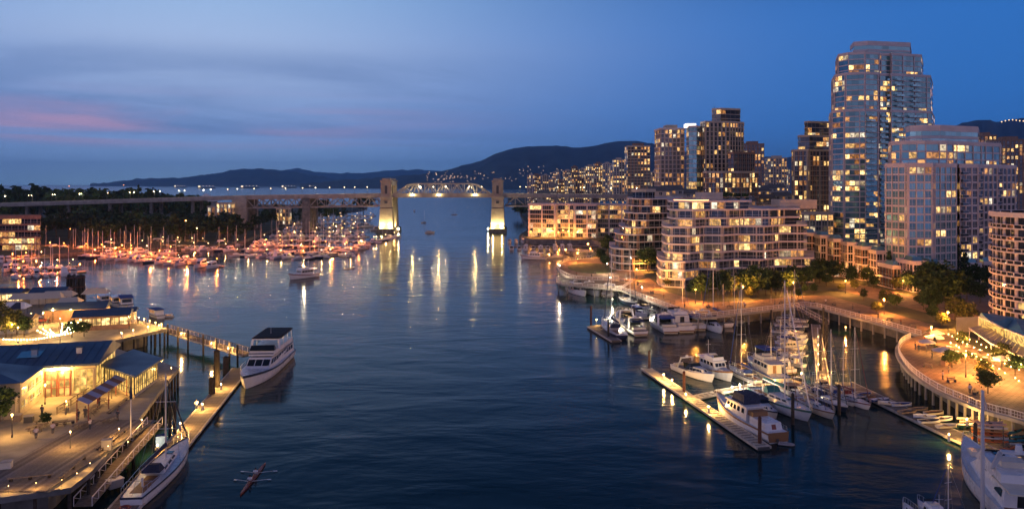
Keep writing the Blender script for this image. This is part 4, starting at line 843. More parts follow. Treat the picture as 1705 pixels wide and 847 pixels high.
RM = [  # template, bow px, stern px, label
 (CLS, (1192,680), (1296,737), 'long white classic motor yacht with teak stern tied to the front slatted dock'),
 (C_NONE, (1190,638), (1127,614), 'white sport cruiser with open blue cockpit, outermost left in its marina row'),
 (TRW, (1221,637), (1163,612), 'white flybridge trawler beside the open sport cruiser'),
 (C_NAVY, (1295,699), (1250,672), 'white cruiser with navy canvas squeezed beside the classic motor yacht'),
 (S_TEAL, (1352,705), (1256,657), 'white ketch with teal sail cover and green trim beyond the classic yacht'),
 (S_TAN, (1390,700), (1328,668), 'cream sailing yacht with tan cover near the tall wooden pile'),
 (S_NAVY, (1412,688), (1350,660), 'navy-hulled sailing yacht in the middle of the right marina'),
 (S_RED, (1450,684), (1392,658), 'sailing yacht with maroon boom cover at the end of the long dock'),
 (C_TAN, (1340,667), (1302,648), 'small white cruiser with tan canvas behind the teal-covered ketch'),
 (TRW2, (1245,611), (1302,640), 'cream trawler with blue trim in the middle row of the right marina'),
 (C_FLY, (1268,604), (1318,622), 'white flybridge cruiser in the middle row of the right marina'),
 (TRW3, (1285,600), (1338,612), 'white trawler with tan bimini at the right of the middle row'),
 (S_TALL, (1214,617), (1262,640), 'tall-masted blue-covered sailing yacht beside the yellow-lit finger dock'),
 (TRW2, (1342,581), (1292,583), 'cream trawler with bright blue bimini below the gangway'),
 (C_BLUE, (1346,571), (1294,574), 'white cruiser with blue canvas above the bright blue bimini boat'),
 (S_BLUE, (1340,556), (1284,553), 'blue-covered sailing yacht, nearer of two below the gangway'),
 (S_TAN, (1338,544), (1288,541), 'tan-covered sailing yacht, farther of two below the gangway'),
 (TRW, (1250,526), (1298,522), 'white motor yacht moored alone under the promenade railing'),
 (S_BLUE, (1168,528), (1214,545), 'blue-covered sailing yacht moored under the promenade corner'),
 (S_NAVY, (1222,533), (1182,527), 'navy sailing yacht tucked close under the promenade wall'),
 (C_BLUE, (1085,536), (1117,555), 'white cruiser with blue canvas, leftmost of four below the promenade'),
 (C_FLY, (1102,533), (1143,553), 'white flybridge cruiser, second of four below the promenade'),
 (C_BLUE, (1130,533), (1164,550), 'white cruiser with blue canvas, third of four below the promenade'),
 (C_NONE, (1145,530), (1180,548), 'open white cruiser, rightmost of four below the promenade'),
 (C_NAVY, (1035,541), (1067,559), 'white cruiser with navy canvas on the near side of the outer dock'),
 (S_NAVY, (1005,545), (1036,566), 'sailing yacht tied to the outermost left dock'),
 (C_NONE, (1030,528), (1048,544), 'low open runabout on the inner side of the outer dock'),
 (TRW3, (1060,519), (1088,524), 'small trawler with tan bimini beside the promenade dock'),
 (C_FLY, (975,494), (950,484), 'white flybridge cruiser, left of two under the lookout pier'),
 (C_NONE, (998,494), (975,484), 'open white cruiser, right of two under the lookout pier'),
 (C_FLY, (1344,564), (1296,565), 'white flybridge cruiser between the two rows below the gangway'),
 (C_NONE, (1080,514), (1100,520), 'open white runabout against the promenade piles'),
 (C_TAN, (1392,652), (1358,640), 'small tan-topped cruiser near the foot of the gangway float'),
 (C_NAVY, (1350,650), (1318,637), 'white cruiser with navy canvas behind the middle row'),
 (S_BLUE, (1300,624), (1264,609), 'blue-covered sloop squeezed into the middle row'),
 (S_TAN, (1356,662), (1312,644), 'tan-covered sloop between the two larger yachts'),
 (S_BLUE, (1424,678), (1380,656), 'blue-covered sloop beside the maroon-covered yacht'),
 (S_TAN, (1240,540), (1202,530), 'tan-covered sloop below the promenade wall'),
 (C_FLY, (1203,556), (1170,541), 'flybridge cruiser at the end of the promenade row'),
 (S_NAVY, (1347,549), (1290,546), 'navy sloop third from the gangway foot'),
 (C_TAN, (1342,592), (1298,592), 'tan-topped cruiser just above the tiny dinghy'),
 (S_TALL, (1348,537), (1292,535), 'tall-masted sloop closest to the gangway'),
 (C_BLUE, (1380,672), (1348,655), 'blue-topped cruiser in the gap before the tall piles'),
 (S_RED, (1330,690), (1290,668), 'maroon-covered sloop between the classic yacht and the ketch'),
 (S_TAN, (1402,666), (1364,649), 'tan-covered sloop just inside the tall piles'),
 (C_TAN, (1428,666), (1402,653), 'tan-topped runabout beside the maroon-covered yacht'),
 (S_BLUE, (1376,692), (1334,672), 'blue-covered sloop between the cream and navy yachts'),
 (C_NAVY, (1284,606), (1252,596), 'navy-topped cruiser at the back of the middle row'),
 (S_TAN, (1316,612), (1280,598), 'tan-covered sloop at the back of the middle row'),
 (C_BLUE, (1078,530), (1052,520), 'blue-topped cruiser inside the pale cross dock'),
 (S_NAVY, (1060,512), (1036,500), 'navy sloop near the promenade dock head'),
 (S_BLUE, (1150,528), (1120,520), 'blue-covered sloop against the promenade wall'),
 (C_BLUE, (1022,484), (1012,494), 'small blue-covered runabout by the lookout gangway'),
]
for t_, bow, stern, lb in RM: bs(t_, 'sailboat' if any(t_ is x for x in (S_BLUE, S_TEAL, S_TAN, S_RED, S_NAVY, S_TALL)) else 'motorboat', lb, 'boat', bow, stern, GR)
bs(inflatable(), 'inflatable_dinghy', 'grey inflatable dinghy floating behind the classic yacht stern', 'dinghy', (1322,742), (1296,739))
bs(dinghy(2.6, WHITE, TEAK), 'dinghy', 'tiny white dinghy adrift below the blue bimini boat', 'dinghy', (1346,594), (1330,594))
bs(bigyacht(), 'motor_yacht', 'large white motor yacht with dark windows at the lower right corner', 'boat', (1606,772), (1735,905))
bs(trawler(9, WHITE, BLUEC), 'fishing_boat', 'small white workboat with davit cut by the lower frame edge', 'boat', (1528,846), (1580,890))
bs(sailboat(9, WHITE, BLUEC, BLUEC, 1.15), 'sailboat', 'sailing boat with blue boom cover at the bottom right edge', 'boat', (1545,862), (1625,900))
bs(cruiser(6, None, arch=False), 'motorboat', 'small white runabout at the bottom edge left of the workboat', 'boat', (1505,846), (1535,880))
# small marina before the pink block
GR2 = 'boats before the pink waterfront block'
LOB = [cruiser(9, BLUEC, arch=False), cruiser(9, NAVYC), trawler(11, WHITE, TEAK), trawler(11, WHITE, BLUEC, BLUEC), cruiser(10, None, fly=True), cruiser(9, TANC)]
rr = random.Random(5); n1 = 0
for row, (x0, x1, y, n, hd) in enumerate(((848, 985, 404, 13, 1), (852, 948, 415, 9, 1))):
    for i in range(n):
        px = x0+(x1-x0)*i/(n-1); p = P(px, y+rr.uniform(-.6, .6)); t_ = rr.choice(LOB)
        spawn(t_, 'motorboat', 'small white cruiser in the %s row before the pink block, %s from left' % (('back', 'front')[row], nth(i+1)), 'boat', p, PI/2*(1 if row else -1)+rr.uniform(-.1, .1), GR2)
bs(trawler(14, WHITE, TEAK), 'motorboat', 'white motor yacht lying sideways in front of the small marina rows', 'boat', (866,431), (909,432), GR2)
bs(sailboat(11, WHITE, NAVYC, TEAK), 'sailboat', 'white yacht beside the round park railing', 'boat', (938,428), (908,430), GR2)
# ------------------------------------------------------------------ right docks
PLK = [mat('dock_plank_%d' % i, c_, .9, var=.35, scale=1.5, stretch=(1, 6, 1), rnd=.3) for i, c_ in enumerate(((.20, .16, .13), (.16, .125, .10)))]
RIM = mat('dock_rim', (.42, .38, .33), .85, var=.2)
def dock(name, label, a, b_, w, z=.55, planks=True, step=1.15, cat='dock', gap=.46, group='floating docks', zb=.02):
    a, b_ = Vector(a), Vector(b_); d = b_-a; L_ = d.length; m_ = (a+b_)/2
    t_ = thing(name, label, cat, (m_.x, m_.y, 0), math.atan2(d.y, d.x), group)
    MB().box(-L_/2, L_/2, -w/2+.1, w/2-.1, zb, z-.12, STEELD).build('float', t_)
    for s in (-1, 1): MB().box(-L_/2, L_/2, s*w/2-.14, s*w/2+.14, z-.30, z+.03, RIM).build('rim', t_)
    if planks:
        n = int(L_/step); me = MB().box(-step*(1-gap)/2, step*(1-gap)/2, -w/2+.15, w/2-.15, z-.11, z, RIM if gap > .2 else PLK[0]).mesh()
        for i in range(min(n, 300)): ob('plank', me, t_, (-L_/2+(i+.5)*L_/n, 0, R.uniform(-.008, .008)))
    return t_
g = lambda px, py, z=.5: P(px, py, z)
dock('slatted_dock', 'long slatted front dock with lit pedestals in the right marina', g(1076,613), g(1272,744), 2.2)
dock('slatted_finger_dock', 'short slatted finger joining the long front dock', g(1152,662), g(1192,653), 1.8)
dock('finger_dock', 'yellow-lit finger dock between the trawler and the ketch', g(1196,652), g(1262,640), 2.0, gap=.05, step=.6)
dock('outer_dock', 'outer left dock with a low rim and two lamps', g(985,543), g(1026,567), 2.6, gap=.05, step=.6)
dock('outer_finger_dock', 'finger dock behind the outer left dock', g(985,543), g(1052,539), 1.8, gap=.05, step=.6)
dock('promenade_dock', 'long plank dock running below the promenade wall', g(1034,487), g(1115,522), 2.4, gap=.05, step=.6)
dock('cross_dock', 'pale cross dock lit between the small cruisers', g(1048,531), g(1100,527), 1.8, gap=.05, step=.6)
dock('middle_dock', 'dock behind the middle row of moored boats', g(1250,640), g(1440,655), 2.2, gap=.05, step=.6)
dock('long_dinghy_dock', 'long plank dock carrying dinghies and kayak racks at lower right', g(1405,636), g(1650,752), 3.4, gap=.06, step=.7)
dock('kayak_float', 'broad float under the kayak racks at the right edge', g(1600,722), g(1720,768), 6.5, gap=.06, step=.8)
dock('gangway_float', 'lamp-lit float under the marina gangway', g(1358,540), g(1372,640), 2.2, gap=.05, step=.7)
dock('back_finger_dock', 'finger dock between the two rows before the pink block', g(850,410), g(995,409), 2.0, planks=False)
def pile(px, py, h, label, m=RUSTP, r=.3, group='dock piles', cap=True):
    p = P(px, py, 0); t_ = thing('dock_pile', label, 'pile', p, group=group); MB().tube((0, 0, -2), (0, 0, h), r, r*.9, m, 9).build('shaft', t_); MB().tube((0, 0, h), (0, 0, h+.3), r*1.05, .05, m, 9).build('cap', t_)
for px, py, h, lb, m in ((1081,612,3.6,'rusty pile at the far end of the long slatted dock',RUSTP),(1139,656,4.2,'rusty pile at the slatted dock junction',RUSTP),(1265,743,4.4,'rusty pile at the near end of the slatted dock',RUSTP),(984,543,5.5,'dark red pile at the corner of the outer left dock',RUSTP),(1013,563,4.6,'dark pile on the near corner of the outer left dock',PILE),
                        (1320,706,5.0,'dark pile in front of the teal-covered ketch',PILE),(1397,690,5.0,'dark pile in front of the maroon-covered yacht',PILE),(1366,620,9,'tall dark pile beside the gangway float',PILE),(1376,600,9.5,'taller dark pile right of the gangway float',PILE),(1371,565,8,'dark pile halfway along the gangway float',PILE),(1624,760,4.8,'dark pile beside the kayak rack',PILE),(1056,535,3.4,'dark pile by the pale cross dock',PILE),(1284,540,4,'dark pile left of the boats below the gangway',PILE)):
    pile(px, py, h, lb, m)
# pile mast of a crane-like post at the lower right
p = P(1636, 860, 0); t_ = thing('mooring_mast', 'tall grey mast standing before the large motor yacht', 'mast', p)
MB().tube((0, 0, 0), (0, 0, 15.2), .26, .18, MAST, 8).build('shaft', t_); MB().tube((0, 0, 15.0), (1.1, .8, 12.5), .06, .06, MAST, 5).build('stay', t_)
# pedestal lamps on the docks
pedm = MB().box(-.13, .13, -.13, .13, 0, .9, WPAINT).mesh(); PED = {k: icos(.15, m).mesh() for k, m in (('w', WARM), ('c', COOL), ('s', SODIUM))}
def pedestal(p, kind, label, group, power=1500): t_ = thing('dock_lamp', label, 'lamp', p, group=group); ob('pedestal', pedm, t_); ob('globe', PED[kind], t_, (0, 0, 1.05)); glow(t_, 1.32, kind, power)
for i, (px, py, k_) in enumerate(((993,533,'w'),(1032,547,'c'),(1083,533,'c'),(1105,624,'w'),(1119,633,'w'),(1142,657,'w'),(1180,678,'w'),(1219,645,'c'),(1232,641,'c'),(1290,634,'w'),(1302,512,'w'),(1334,622,'w'),(1362,561,'w'),(1362,575,'w'),(1362,589,'w'),(1363,607,'w'),(1384,621,'w'),(1408,545,'s'),(1580,724,'w'),(1610,699,'w'),(1692,787,'w'),(1020,498,'c'),(1068,497,'c'),(944,459,'w'))):
    pedestal(P(px, py, 1.5)-Vector((0, 0, .95)), k_, 'small lit pedestal lamp on the right marina docks, %s from left' % nth(sorted((993,1032,1083,1105,1119,1142,1180,1219,1232,1290,1302,1334,1362,1362.1,1362.2,1363,1384,1408,1580,1610,1692,1020,1068,944)).index(px)+1+(i-12 if px == 1362 else 0)), 'dock lamps of the right marina')
# gangways
def gangway(label, a, b_, w=1.8):
    a, b_ = Vector(a), Vector(b_); d = b_-a; t_ = thing('gangway', label, 'gangway', a); z0 = Vector((0, 0, 0)); s = Vector((d.y, -d.x, 0)).normalized()*w/2
    MB().beam(z0, d, w, .15, WOOD).build('walkway', t_)
    for k_ in (-1, 1):
        o = MB().beam(s*k_+Vector((0, 0, 1.1)), d+s*k_+Vector((0, 0, 1.1)), .1, .1, RAILW); n = int(d.length/1.6)
        for i in range(n+1): q = d*i/n+s*k_; o.beam(q, q+Vector((0, 0, 1.1)), .07, .07, RAILW)
        for i in range(n): q, q2 = d*i/n+s*k_, d*(i+1)/n+s*k_; o.beam(q, q2+Vector((0, 0, 1.05)), .05, .05, RAILW)
        o.build('truss_rail', t_)
gangway('white trussed gangway sloping from the promenade to the marina', P(1325,512,GZ), P(1376,540,.6))
gangway('white gangway from the lookout corner down to the dock', P(1034,480,GZ), P(1003,492,.6))
gangway('short gangway sloping to the small marina beside the park', P(985,420,GZ), P(938,418,.6))
# dinghies and kayaks
for i, (px, py, a, m, ins) in enumerate(((1440,660,.5,WHITE,BLUEC),(1466,668,.2,BLUEC,WHITE),(1480,674,2.8,CREAM,WHITE),(1502,676,.1,WHITE,BLUEC),(1512,688,.3,TANC,WOOD),(1540,696,2.9,WHITE,WHITE),(1556,690,.2,CREAM,TEAK),(1572,700,.3,WHITE,CREAM),(1577,712,.2,CREAM,CREAM),(1530,684,.2,TANC,WOOD),(1455,663,2.5,TEAK,WOOD),(1548,704,.1,WHITE,NAVYC))):
    spawn(dinghy(3.6, m, ins), 'dinghy', 'small dinghy on the long plank dock at lower right, %s from left' % nth(sorted((1440,1466,1480,1502,1512,1540,1556,1572,1577,1530,1455,1548)).index(px)+1), 'dinghy', P(px, py, .56), a, 'dinghies on the long dock')
KC = [mat('kayak_%d' % i, c_, .45) for i, c_ in enumerate(((.55, .14, .03), (.50, .46, .42), (.55, .24, .08), (.5, .3, .22), (.03, .25, .33), (.40, .05, .03)))]
KY = [kayak(4.4, m) for m in KC]
rk = thing('kayak_rack', 'tiered rack of stacked kayaks on the float at right', 'rack', P(1648, 738, .56), -.2)
for x in (-1.5, 1.5):
    MB().box(x-.05, x+.05, -1.0, -.9, 0, 3.0, STEELD).box(x-.05, x+.05, .9, 1.0, 0, 3.0, STEELD).build('upright', rk)
    for z in (.25, .75, 1.25, 1.75, 2.25): MB().box(x-.04, x+.04, -1.1, 1.1, z, z+.06, STEELD).build('arm', rk)
for lv in range(6):
    for c_ in range(2):
        o = P(1648, 738, .56); spawn(KY[(0, 1, 0, 2, 1, 3)[lv]], 'kayak', '%s kayak on the rack, %s level from the bottom, %s column' % (('orange', 'pale', 'orange', 'tan', 'pale', 'pinkish')[lv], nth(lv+1), ('front', 'back')[c_]), 'kayak', (o.x+R.uniform(-.2, .2), o.y-.5+c_*1.0, .56+.31+lv*.5 if lv < 5 else .56+2.9), -.2+R.uniform(-.05, .05), 'kayaks on the rack')
for i, (px, py, z, c_, a) in enumerate(((1612,697,.9,1,.2),(1616,702,.56,3,.25),(1610,708,.56,1,.1),(1672,752,.56,0,.5),(1680,748,.56,0,.4),(1664,757,.56,2,.6),(1690,720,.9,4,.5),(1700,728,.56,4,.3),(1704,716,.9,5,.4),(1702,740,.56,1,.2),(1706,752,.56,5,.3),(1690,735,.56,4,.1))):
    spawn(KY[c_], 'kayak', 'loose %s kayak lying on the right float, %s in the list from left' % (('orange', 'pale', 'tan', 'pinkish', 'turquoise', 'red')[c_], nth(sorted((1612,1616,1610,1672,1680,1664,1690,1700,1704,1702,1706,1690.1)).index(px)+1+(1 if i == 11 else 0))), 'kayak', P(px, py, z), a, 'loose kayaks on the float')
t_ = thing('storage_box', 'beige storage box on the float at right', 'box', P(1680, 775, .56), -.2); MB().box(-1.1, 1.1, -.8, .8, 0, 1.5, CREAM).build('body', t_); MB().box(-1.2, 1.2, -.9, .9, 1.5, 1.62, RIM).build('lid', t_)
# ------------------------------------------------------------------ island wharf on the left
WZ = 4.0
PATIO = mat('patio_concrete', (.30, .26, .20), .85, var=.15, scale=.4, bump=.1)
ROOFB = mat('blue_metal_roof', (.055, .085, .14), .5, metal=.2, var=.12, scale=.15)
YWALL = mat('pale_stucco', (.50, .42, .28), .85, var=.1, scale=.5)
REDF = mat('red_timber', (.24, .05, .03), .6)
INTER = litmat('lit_shop_interior', (1, .54, .11), (1, .60, .16), 1.0, 1.4, .8)
isl = [tuple(P(298,612,WZ)[:2]), (-73,160), (-88,172), tuple(P(192,566,WZ)[:2]), tuple(P(279,547,WZ)[:2]), tuple(P(150,510,WZ)[:2]), tuple(P(100,500,WZ)[:2]), tuple(P(0,494,WZ)[:2]), (-420, 262), (-420, 60), (-75, 88), tuple(P(0,828,WZ)[:2]), tuple(P(118,811,WZ)[:2]), tuple(P(150,786,WZ)[:2]), tuple(P(225,706,WZ)[:2]), tuple(P(262,656,WZ)[:2])]
tag(MB().prism(isl, WZ-.7, WZ, CONCD, PATIO).build('ground_island'), kind='structure')
core = off(isl if sum(a[0]*b[1]-b[0]*a[1] for a, b in zip(isl, isl[1:]+isl[:1])) > 0 else isl[::-1], -4); tag(MB().prism(core, -1, WZ-.72, CONCD).build('terrain_island_core'), kind='structure')
wp = MB().tube((0, 0, -2), (0, 0, WZ-.6), .24, .2, PILE, 7).mesh()
gi = bpy.data.objects['ground_island']
for a, c_ in zip(isl, isl[1:]+isl[:1]):
    if min(a[0], c_[0]) < -180: continue
    n = max(1, int((Vector(c_)-Vector(a)).length/2.6))
    for i in range(n): q = Vector(a).lerp(Vector(c_), i/n); ob('pile', wp, gi, (q.x-.5, q.y+(.6 if q.y < 160 else -.6), 0))
# plank deck
dkx0, dkx1 = -64.5, -54.2
pd = tag(MB().box(dkx0-.2, dkx1+.2, 91.2, 119, WZ+.003, WZ+.02, STEELD).build('path_plank_deck'), kind='structure')
plm = [MB().box(-.25, .25, -13.8, 13.8, 0, .09, m).mesh() for m in PLK]
nx = 19
for i in range(nx): ob('plank', plm[i % 2], pd, (dkx0+.27+i*(dkx1-dkx0-.4)/nx, 105.1, WZ+.02+R.uniform(0, .02)))
# market hall
ax = rad(15); u_ = Vector((math.cos(ax), math.sin(ax))); v_ = Vector((-math.sin(ax), math.cos(ax))); C0 = Vector((-71.5, 134))
mk = thing('market_hall', 'low market hall with blue metal roof and glowing glazed front', 'building', (C0.x, C0.y, WZ), ax)
eh = 5.4
MB().prism([(-60, -11), (-8, -11), (-8, 0), (0, 0), (0, 15), (-60, 15)], 0, eh-.3, YWALL).build('wall', mk)
rf = MB()
rf.add([(-60, -.8, eh), (.7, -.8, eh), (.7, 9.5, eh+1.9), (-60, 9.5, eh+1.9), (.7, 16, eh), (-60, 16, eh), (-60, -.8, eh-.35), (.7, -.8, eh-.35), (.7, 16, eh-.35)], [(0, 1, 2, 3), (3, 2, 4, 5), (0, 6, 7, 1), (1, 7, 8, 4, 2)], ROOFB).build('roof', mk)
MB().add([(-60, -12, eh-.1), (-7.4, -12, eh-.1), (-7.4, -.9, eh-.1), (-60, -.9, eh-.1), (-14, -6, eh+1.1), (-60, -6, eh+1.1), (-14, -.9, eh+.9), (-60, -.9, eh+.9)], [(0, 1, 4, 5), (1, 2, 6, 4), (5, 4, 6, 7)], ROOFB).build('wing_roof', mk)
for i in range(40): MB().beam((-59+i*1.5, -.8, eh+.03), (-59+i*1.5, 9.5, eh+1.93), .06, .06, ROOFB).build('roof_seam', mk)
MB().add([(-13, 3, eh+.80), (-9.5, 3, eh+.80), (-9.5, 6, eh+1.36), (-13, 6, eh+1.36)], [(0, 1, 2, 3)], GTEAL).build('skylight', mk)
MB().beam((-26, -.6, eh+.1), (-26, 9.4, eh+2.0), .5, .15, mat('flashing', (.3, .16, .12), .6)).build('ridge_flashing', mk)
def glazed(parent, x0, x1, z0, z1, y, nx_, nz_, fm, m, nm='window', rz=0, loc=(0, 0, 0)):
    w = (x1-x0)/nx_; h = (z1-z0)/nz_
    for i in range(nx_):
        for j in range(nz_):
            o = ob(nm, panemesh(w-.14, h-.14, m, fm, 0), parent, (x0+(i+.5)*w, y, z0+j*h+.07))
    f = MB()
    for i in range(nx_+1): f.box(x0+i*w-.07, x0+i*w+.07, y-.10, y+.02, z0, z1, fm)
    for j in range(nz_+1): f.box(x0-.07, x1+.07, y-.09, y+.01, z0+j*h-.05, z0+j*h+.05, fm)
    f.build('window_frame', parent)
glazed(mk, -7.6, -5.9, 0, 4.3, -.06, 2, 3, REDF, INTER, 'door_pane'); glazed(mk, -5.6, -3.9, 0, 4.3, -.06, 2, 3, REDF, INTER, 'door_pane'); glazed(mk, -3.4, -.3, .3, 4.4, -.06, 3, 3, YWALL, INTER)
WWP = MB()
for i in range(3):                            # windows in the wing's flank, facing right
    for zz in (.9, 2.9):
        ob('window', panemesh(2.6, 1.2, INTER, FRAME, 1), mk, (-7.94, -9.3+i*3.4, zz), PI/2)
for i in range(4): ob('window', panemesh(2.9, 4.2, INTER, DFRAME, 1), mk, (.06, 2+i*3.5, .4), PI/2)
ob('gable_window', MB().add([(.06, .6, eh-.3), (.06, 9.4, eh+1.5), (.06, 15.4, eh-.3)], [(0, 1, 2)], INTER).mesh(), mk)
for k_, x in enumerate((-6.6, -4.8)):
    l_ = ob('wall_lamp', icos(.22, WARM).mesh(), mk, (x, -.55, 4.75)); glow(mk, 4.35, 'w', 1400, x=x, y=-.8)
for i, x in enumerate((-4, -11, -18, -31, -38)): vt = MB().box(x, x+.9, 4, 4.9, eh+.7, eh+1.9, ALU).build('roof_vent', mk); MB().box(x-.1, x+1.0, 3.9, 5.0, eh+1.9, eh+2.0, STEELD).build('vent_cap', vt)
ch = MB().box(-14.5, -12.7, -13.5, -12, 0, 6.4, YWALL).box(-14.7, -12.5, -13.7, -11.8, 6.4, 6.7, STEELD); ch.build('chimney', mk)
MB().box(-20, -8.2, -12.6, -11.2, 0, 3.2, YWALL).build('side_wall', mk)
# waterside glass pavilion
cs = [P(163,607,8), P(225,628,8), P(272,597,8), P(222,582,8)]; cc = sum(cs, Vector())/4
gp = thing('glass_pavilion', 'lit glass pavilion with flat blue roof at the wharf corner', 'building', (cc.x, cc.y, WZ))
q = [(c_.x-cc.x, c_.y-cc.y) for c_ in cs]; MB().prism(q, 3.85, 4.15, ROOFB).build('roof', gp)
qi = off(q, -1.0); MB().prism(qi, 0, .5, YWALL).build('plinth', gp)
MB().prism(off(q, -1.15), .5, 3.8, INNER).build('core', gp)
for a, c_ in zip(qi, qi[1:]+qi[:1]):
    a, c_ = Vector(a), Vector(c_); d = c_-a; n = max(1, round(d.length/1.9)); an = math.atan2(d.y, d.x)
    for i in range(n):
        m_ = a+d*((i+.5)/n); ob('window', panemesh(d.length/n-.16, 3.1, INTER, DFRAME, 1), gp, (m_.x, m_.y, .55), an)
        p0 = a+d*(i/n); MB().box(p0.x-.09, p0.x+.09, p0.y-.09, p0.y+.09, .5, 3.84, DFRAME).build('post', gp)
# striped awning on posts
aw = thing('striped_awning', 'striped canvas awning sloping over the patio tables', 'awning', P(165, 690, WZ)); o0 = Vector(aw.location)
A1, A2, A3, A4 = P(128,665,7.4)-o0, P(147,673,6.8)-o0, P(211,631,6.8)-o0, P(193,624,7.4)-o0
S1, S2 = mat('awning_lilac', (.42, .38, .46), .8), mat('awning_rust', (.30, .13, .07), .8)
for i in range(9):
    a, b_ = i/9, (i+1)/9; k_ = MB(); z_ = Vector((0, 0, .06)); pp = [A1.lerp(A4, a), A2.lerp(A3, a), A2.lerp(A3, b_), A1.lerp(A4, b_)]
    k_.add(pp+[p+z_ for p in pp], [(0, 3, 2, 1), (4, 5, 6, 7), (0, 1, 5, 4), (1, 2, 6, 5), (2, 3, 7, 6), (3, 0, 4, 7)], (S1, S2)[i % 2]).build('stripe', aw)
for p in (A1, A2, A1.lerp(A4, .5), A2.lerp(A3, .5), A3, A4): MB().tube((p.x, p.y, 0), (p.x, p.y, p.z), .07, .07, REDF, 6).build('post', aw)
# picnic tables, benches, deck furniture
def picnic(px, py, a, label):
    t_ = thing('picnic_table', label, 'table', P(px, py, WZ), a, 'picnic tables on the patio')
    for i in range(4): MB().box(-1.0, 1.0, -.38+i*.195, -.205+i*.195, .72, .77, WOOD).build('board', t_)
    for s in (-1, 1):
        MB().box(-1.0, 1.0, s*.75-.13, s*.75+.13, .42, .47, WOOD).build('bench_seat', t_)
        for x in (-.7, .7): MB().beam((x, s*.75, 0), (x, s*.15, .72), .09, .05, WOOD).build('leg', t_)
        MB().beam((s*.7, -.75, .42), (s*.7, .75, .42), .09, .05, WOOD).build('crossbar', t_)
for i, (px, py, a) in enumerate(((58,718,.8),(150,690,1.9),(172,672,1.9),(158,683,1.9),(100,708,.4),(136,712,1.2),(182,703,1.4),(70,708,.4))): picnic(px, py, a, 'wooden picnic table on the lit patio, %s from left' % nth(sorted((58,150,172,158,100,136,182,70)).index(px)+1))
def logb(a, b_, label, w=.4, h=.45):
    a, b_ = Vector(a), Vector(b_); t_ = thing('timber_bench', label, 'bench', a, 0, 'timber benches on the wharf'); d = b_-a
    MB().beam((0, 0, h), d+Vector((0, 0, h)), w, .12, WOOD).build('seat', t_)
    for k_ in (.08, .5, .92): p = d*k_; MB().box(p.x-.15, p.x+.15, p.y-.15, p.y+.15, 0, h-.06, PILE).build('leg', t_)
logb(P(12,802,WZ+.1), P(88,794,WZ+.1), 'timber bench along the near edge of the plank deck', .5)
logb(P(100,800,WZ+.1), P(143,762,WZ+.1), 'timber bench along the right edge of the plank deck')
logb(P(160,751,WZ+.1), P(196,722,WZ+.1), 'timber bench by the top of the gangway', .5); logb(P(166,754,WZ), P(210,718,WZ), 'outer timber bench by the top of the gangway', .4)
logb(P(92,708,WZ), P(124,704,WZ), 'dark timber bench beside the bright patio lamp', .6); logb(P(180,690,WZ), P(212,664,WZ), 'low timber kerb along the patio edge', .5, .3)
for i, (px, py, c_) in enumerate(((178,748,CONC),(11,780,CREAM),(28,700,WOOD),(48,702,STEELD))):
    t_ = thing('utility_box', ('grey metal cabinet beside the gangway top', 'pale box at the left edge of the plank deck', 'wooden planter below the wing wall', 'dark bin on the patio')[i], 'box', P(px, py, WZ), .3)
    MB().box(-.6, .6, -.5, .5, 0, 1.3 if i == 0 else .9, c_).build('body', t_); MB().box(-.66, .66, -.56, .56, 1.31 if i == 0 else .91, 1.4 if i == 0 else 1.0, RIM).build('lid', t_)
railing([tuple(P(x, y, WZ)[:2]) for x, y in ((0,702),(25,688),(52,672))], 'timber railing at the foot of the market wing', WZ, mtl=WOOD, pm=MB().box(-.06, .06, -.06, .06, 0, 1.12, WOOD).mesh())
railing([tuple(P(x, y, WZ)[:2]) for x, y in ((95,690),(118,675),(150,655))], 'timber railing along the patio ramp', WZ, mtl=WOOD, pm=MB().box(-.06, .06, -.06, .06, 0, 1.12, WOOD).mesh())
# patio and wharf lamps
for i, (px, py, s, k_) in enumerate(((117,718,.55,'w'),(75,640,.75,'w'),(110,667,.5,'w'),(198,713,.4,'w'),(236,698,.4,'w'),(213,735,.25,'w'),(180,742,.25,'w'),(285,612,.4,'w'),(206,612,.5,'w'),(186,640,.55,'w'),(20,690,.75,'w'),(150,770,.2,'w'),(128,787,.2,'w'),(103,798,.2,'w'),(60,803,.2,'w'),(14,808,.2,'w'))):
    lamp(px, py, k_, 'warm lamp on the island wharf, %s from left' % nth(sorted((117,75,110,198,236,213,180,285,206,186,20,150,128,103,60,14)).index(px)+1), 'lamps of the island wharf', z=WZ, s=s, power=2500)
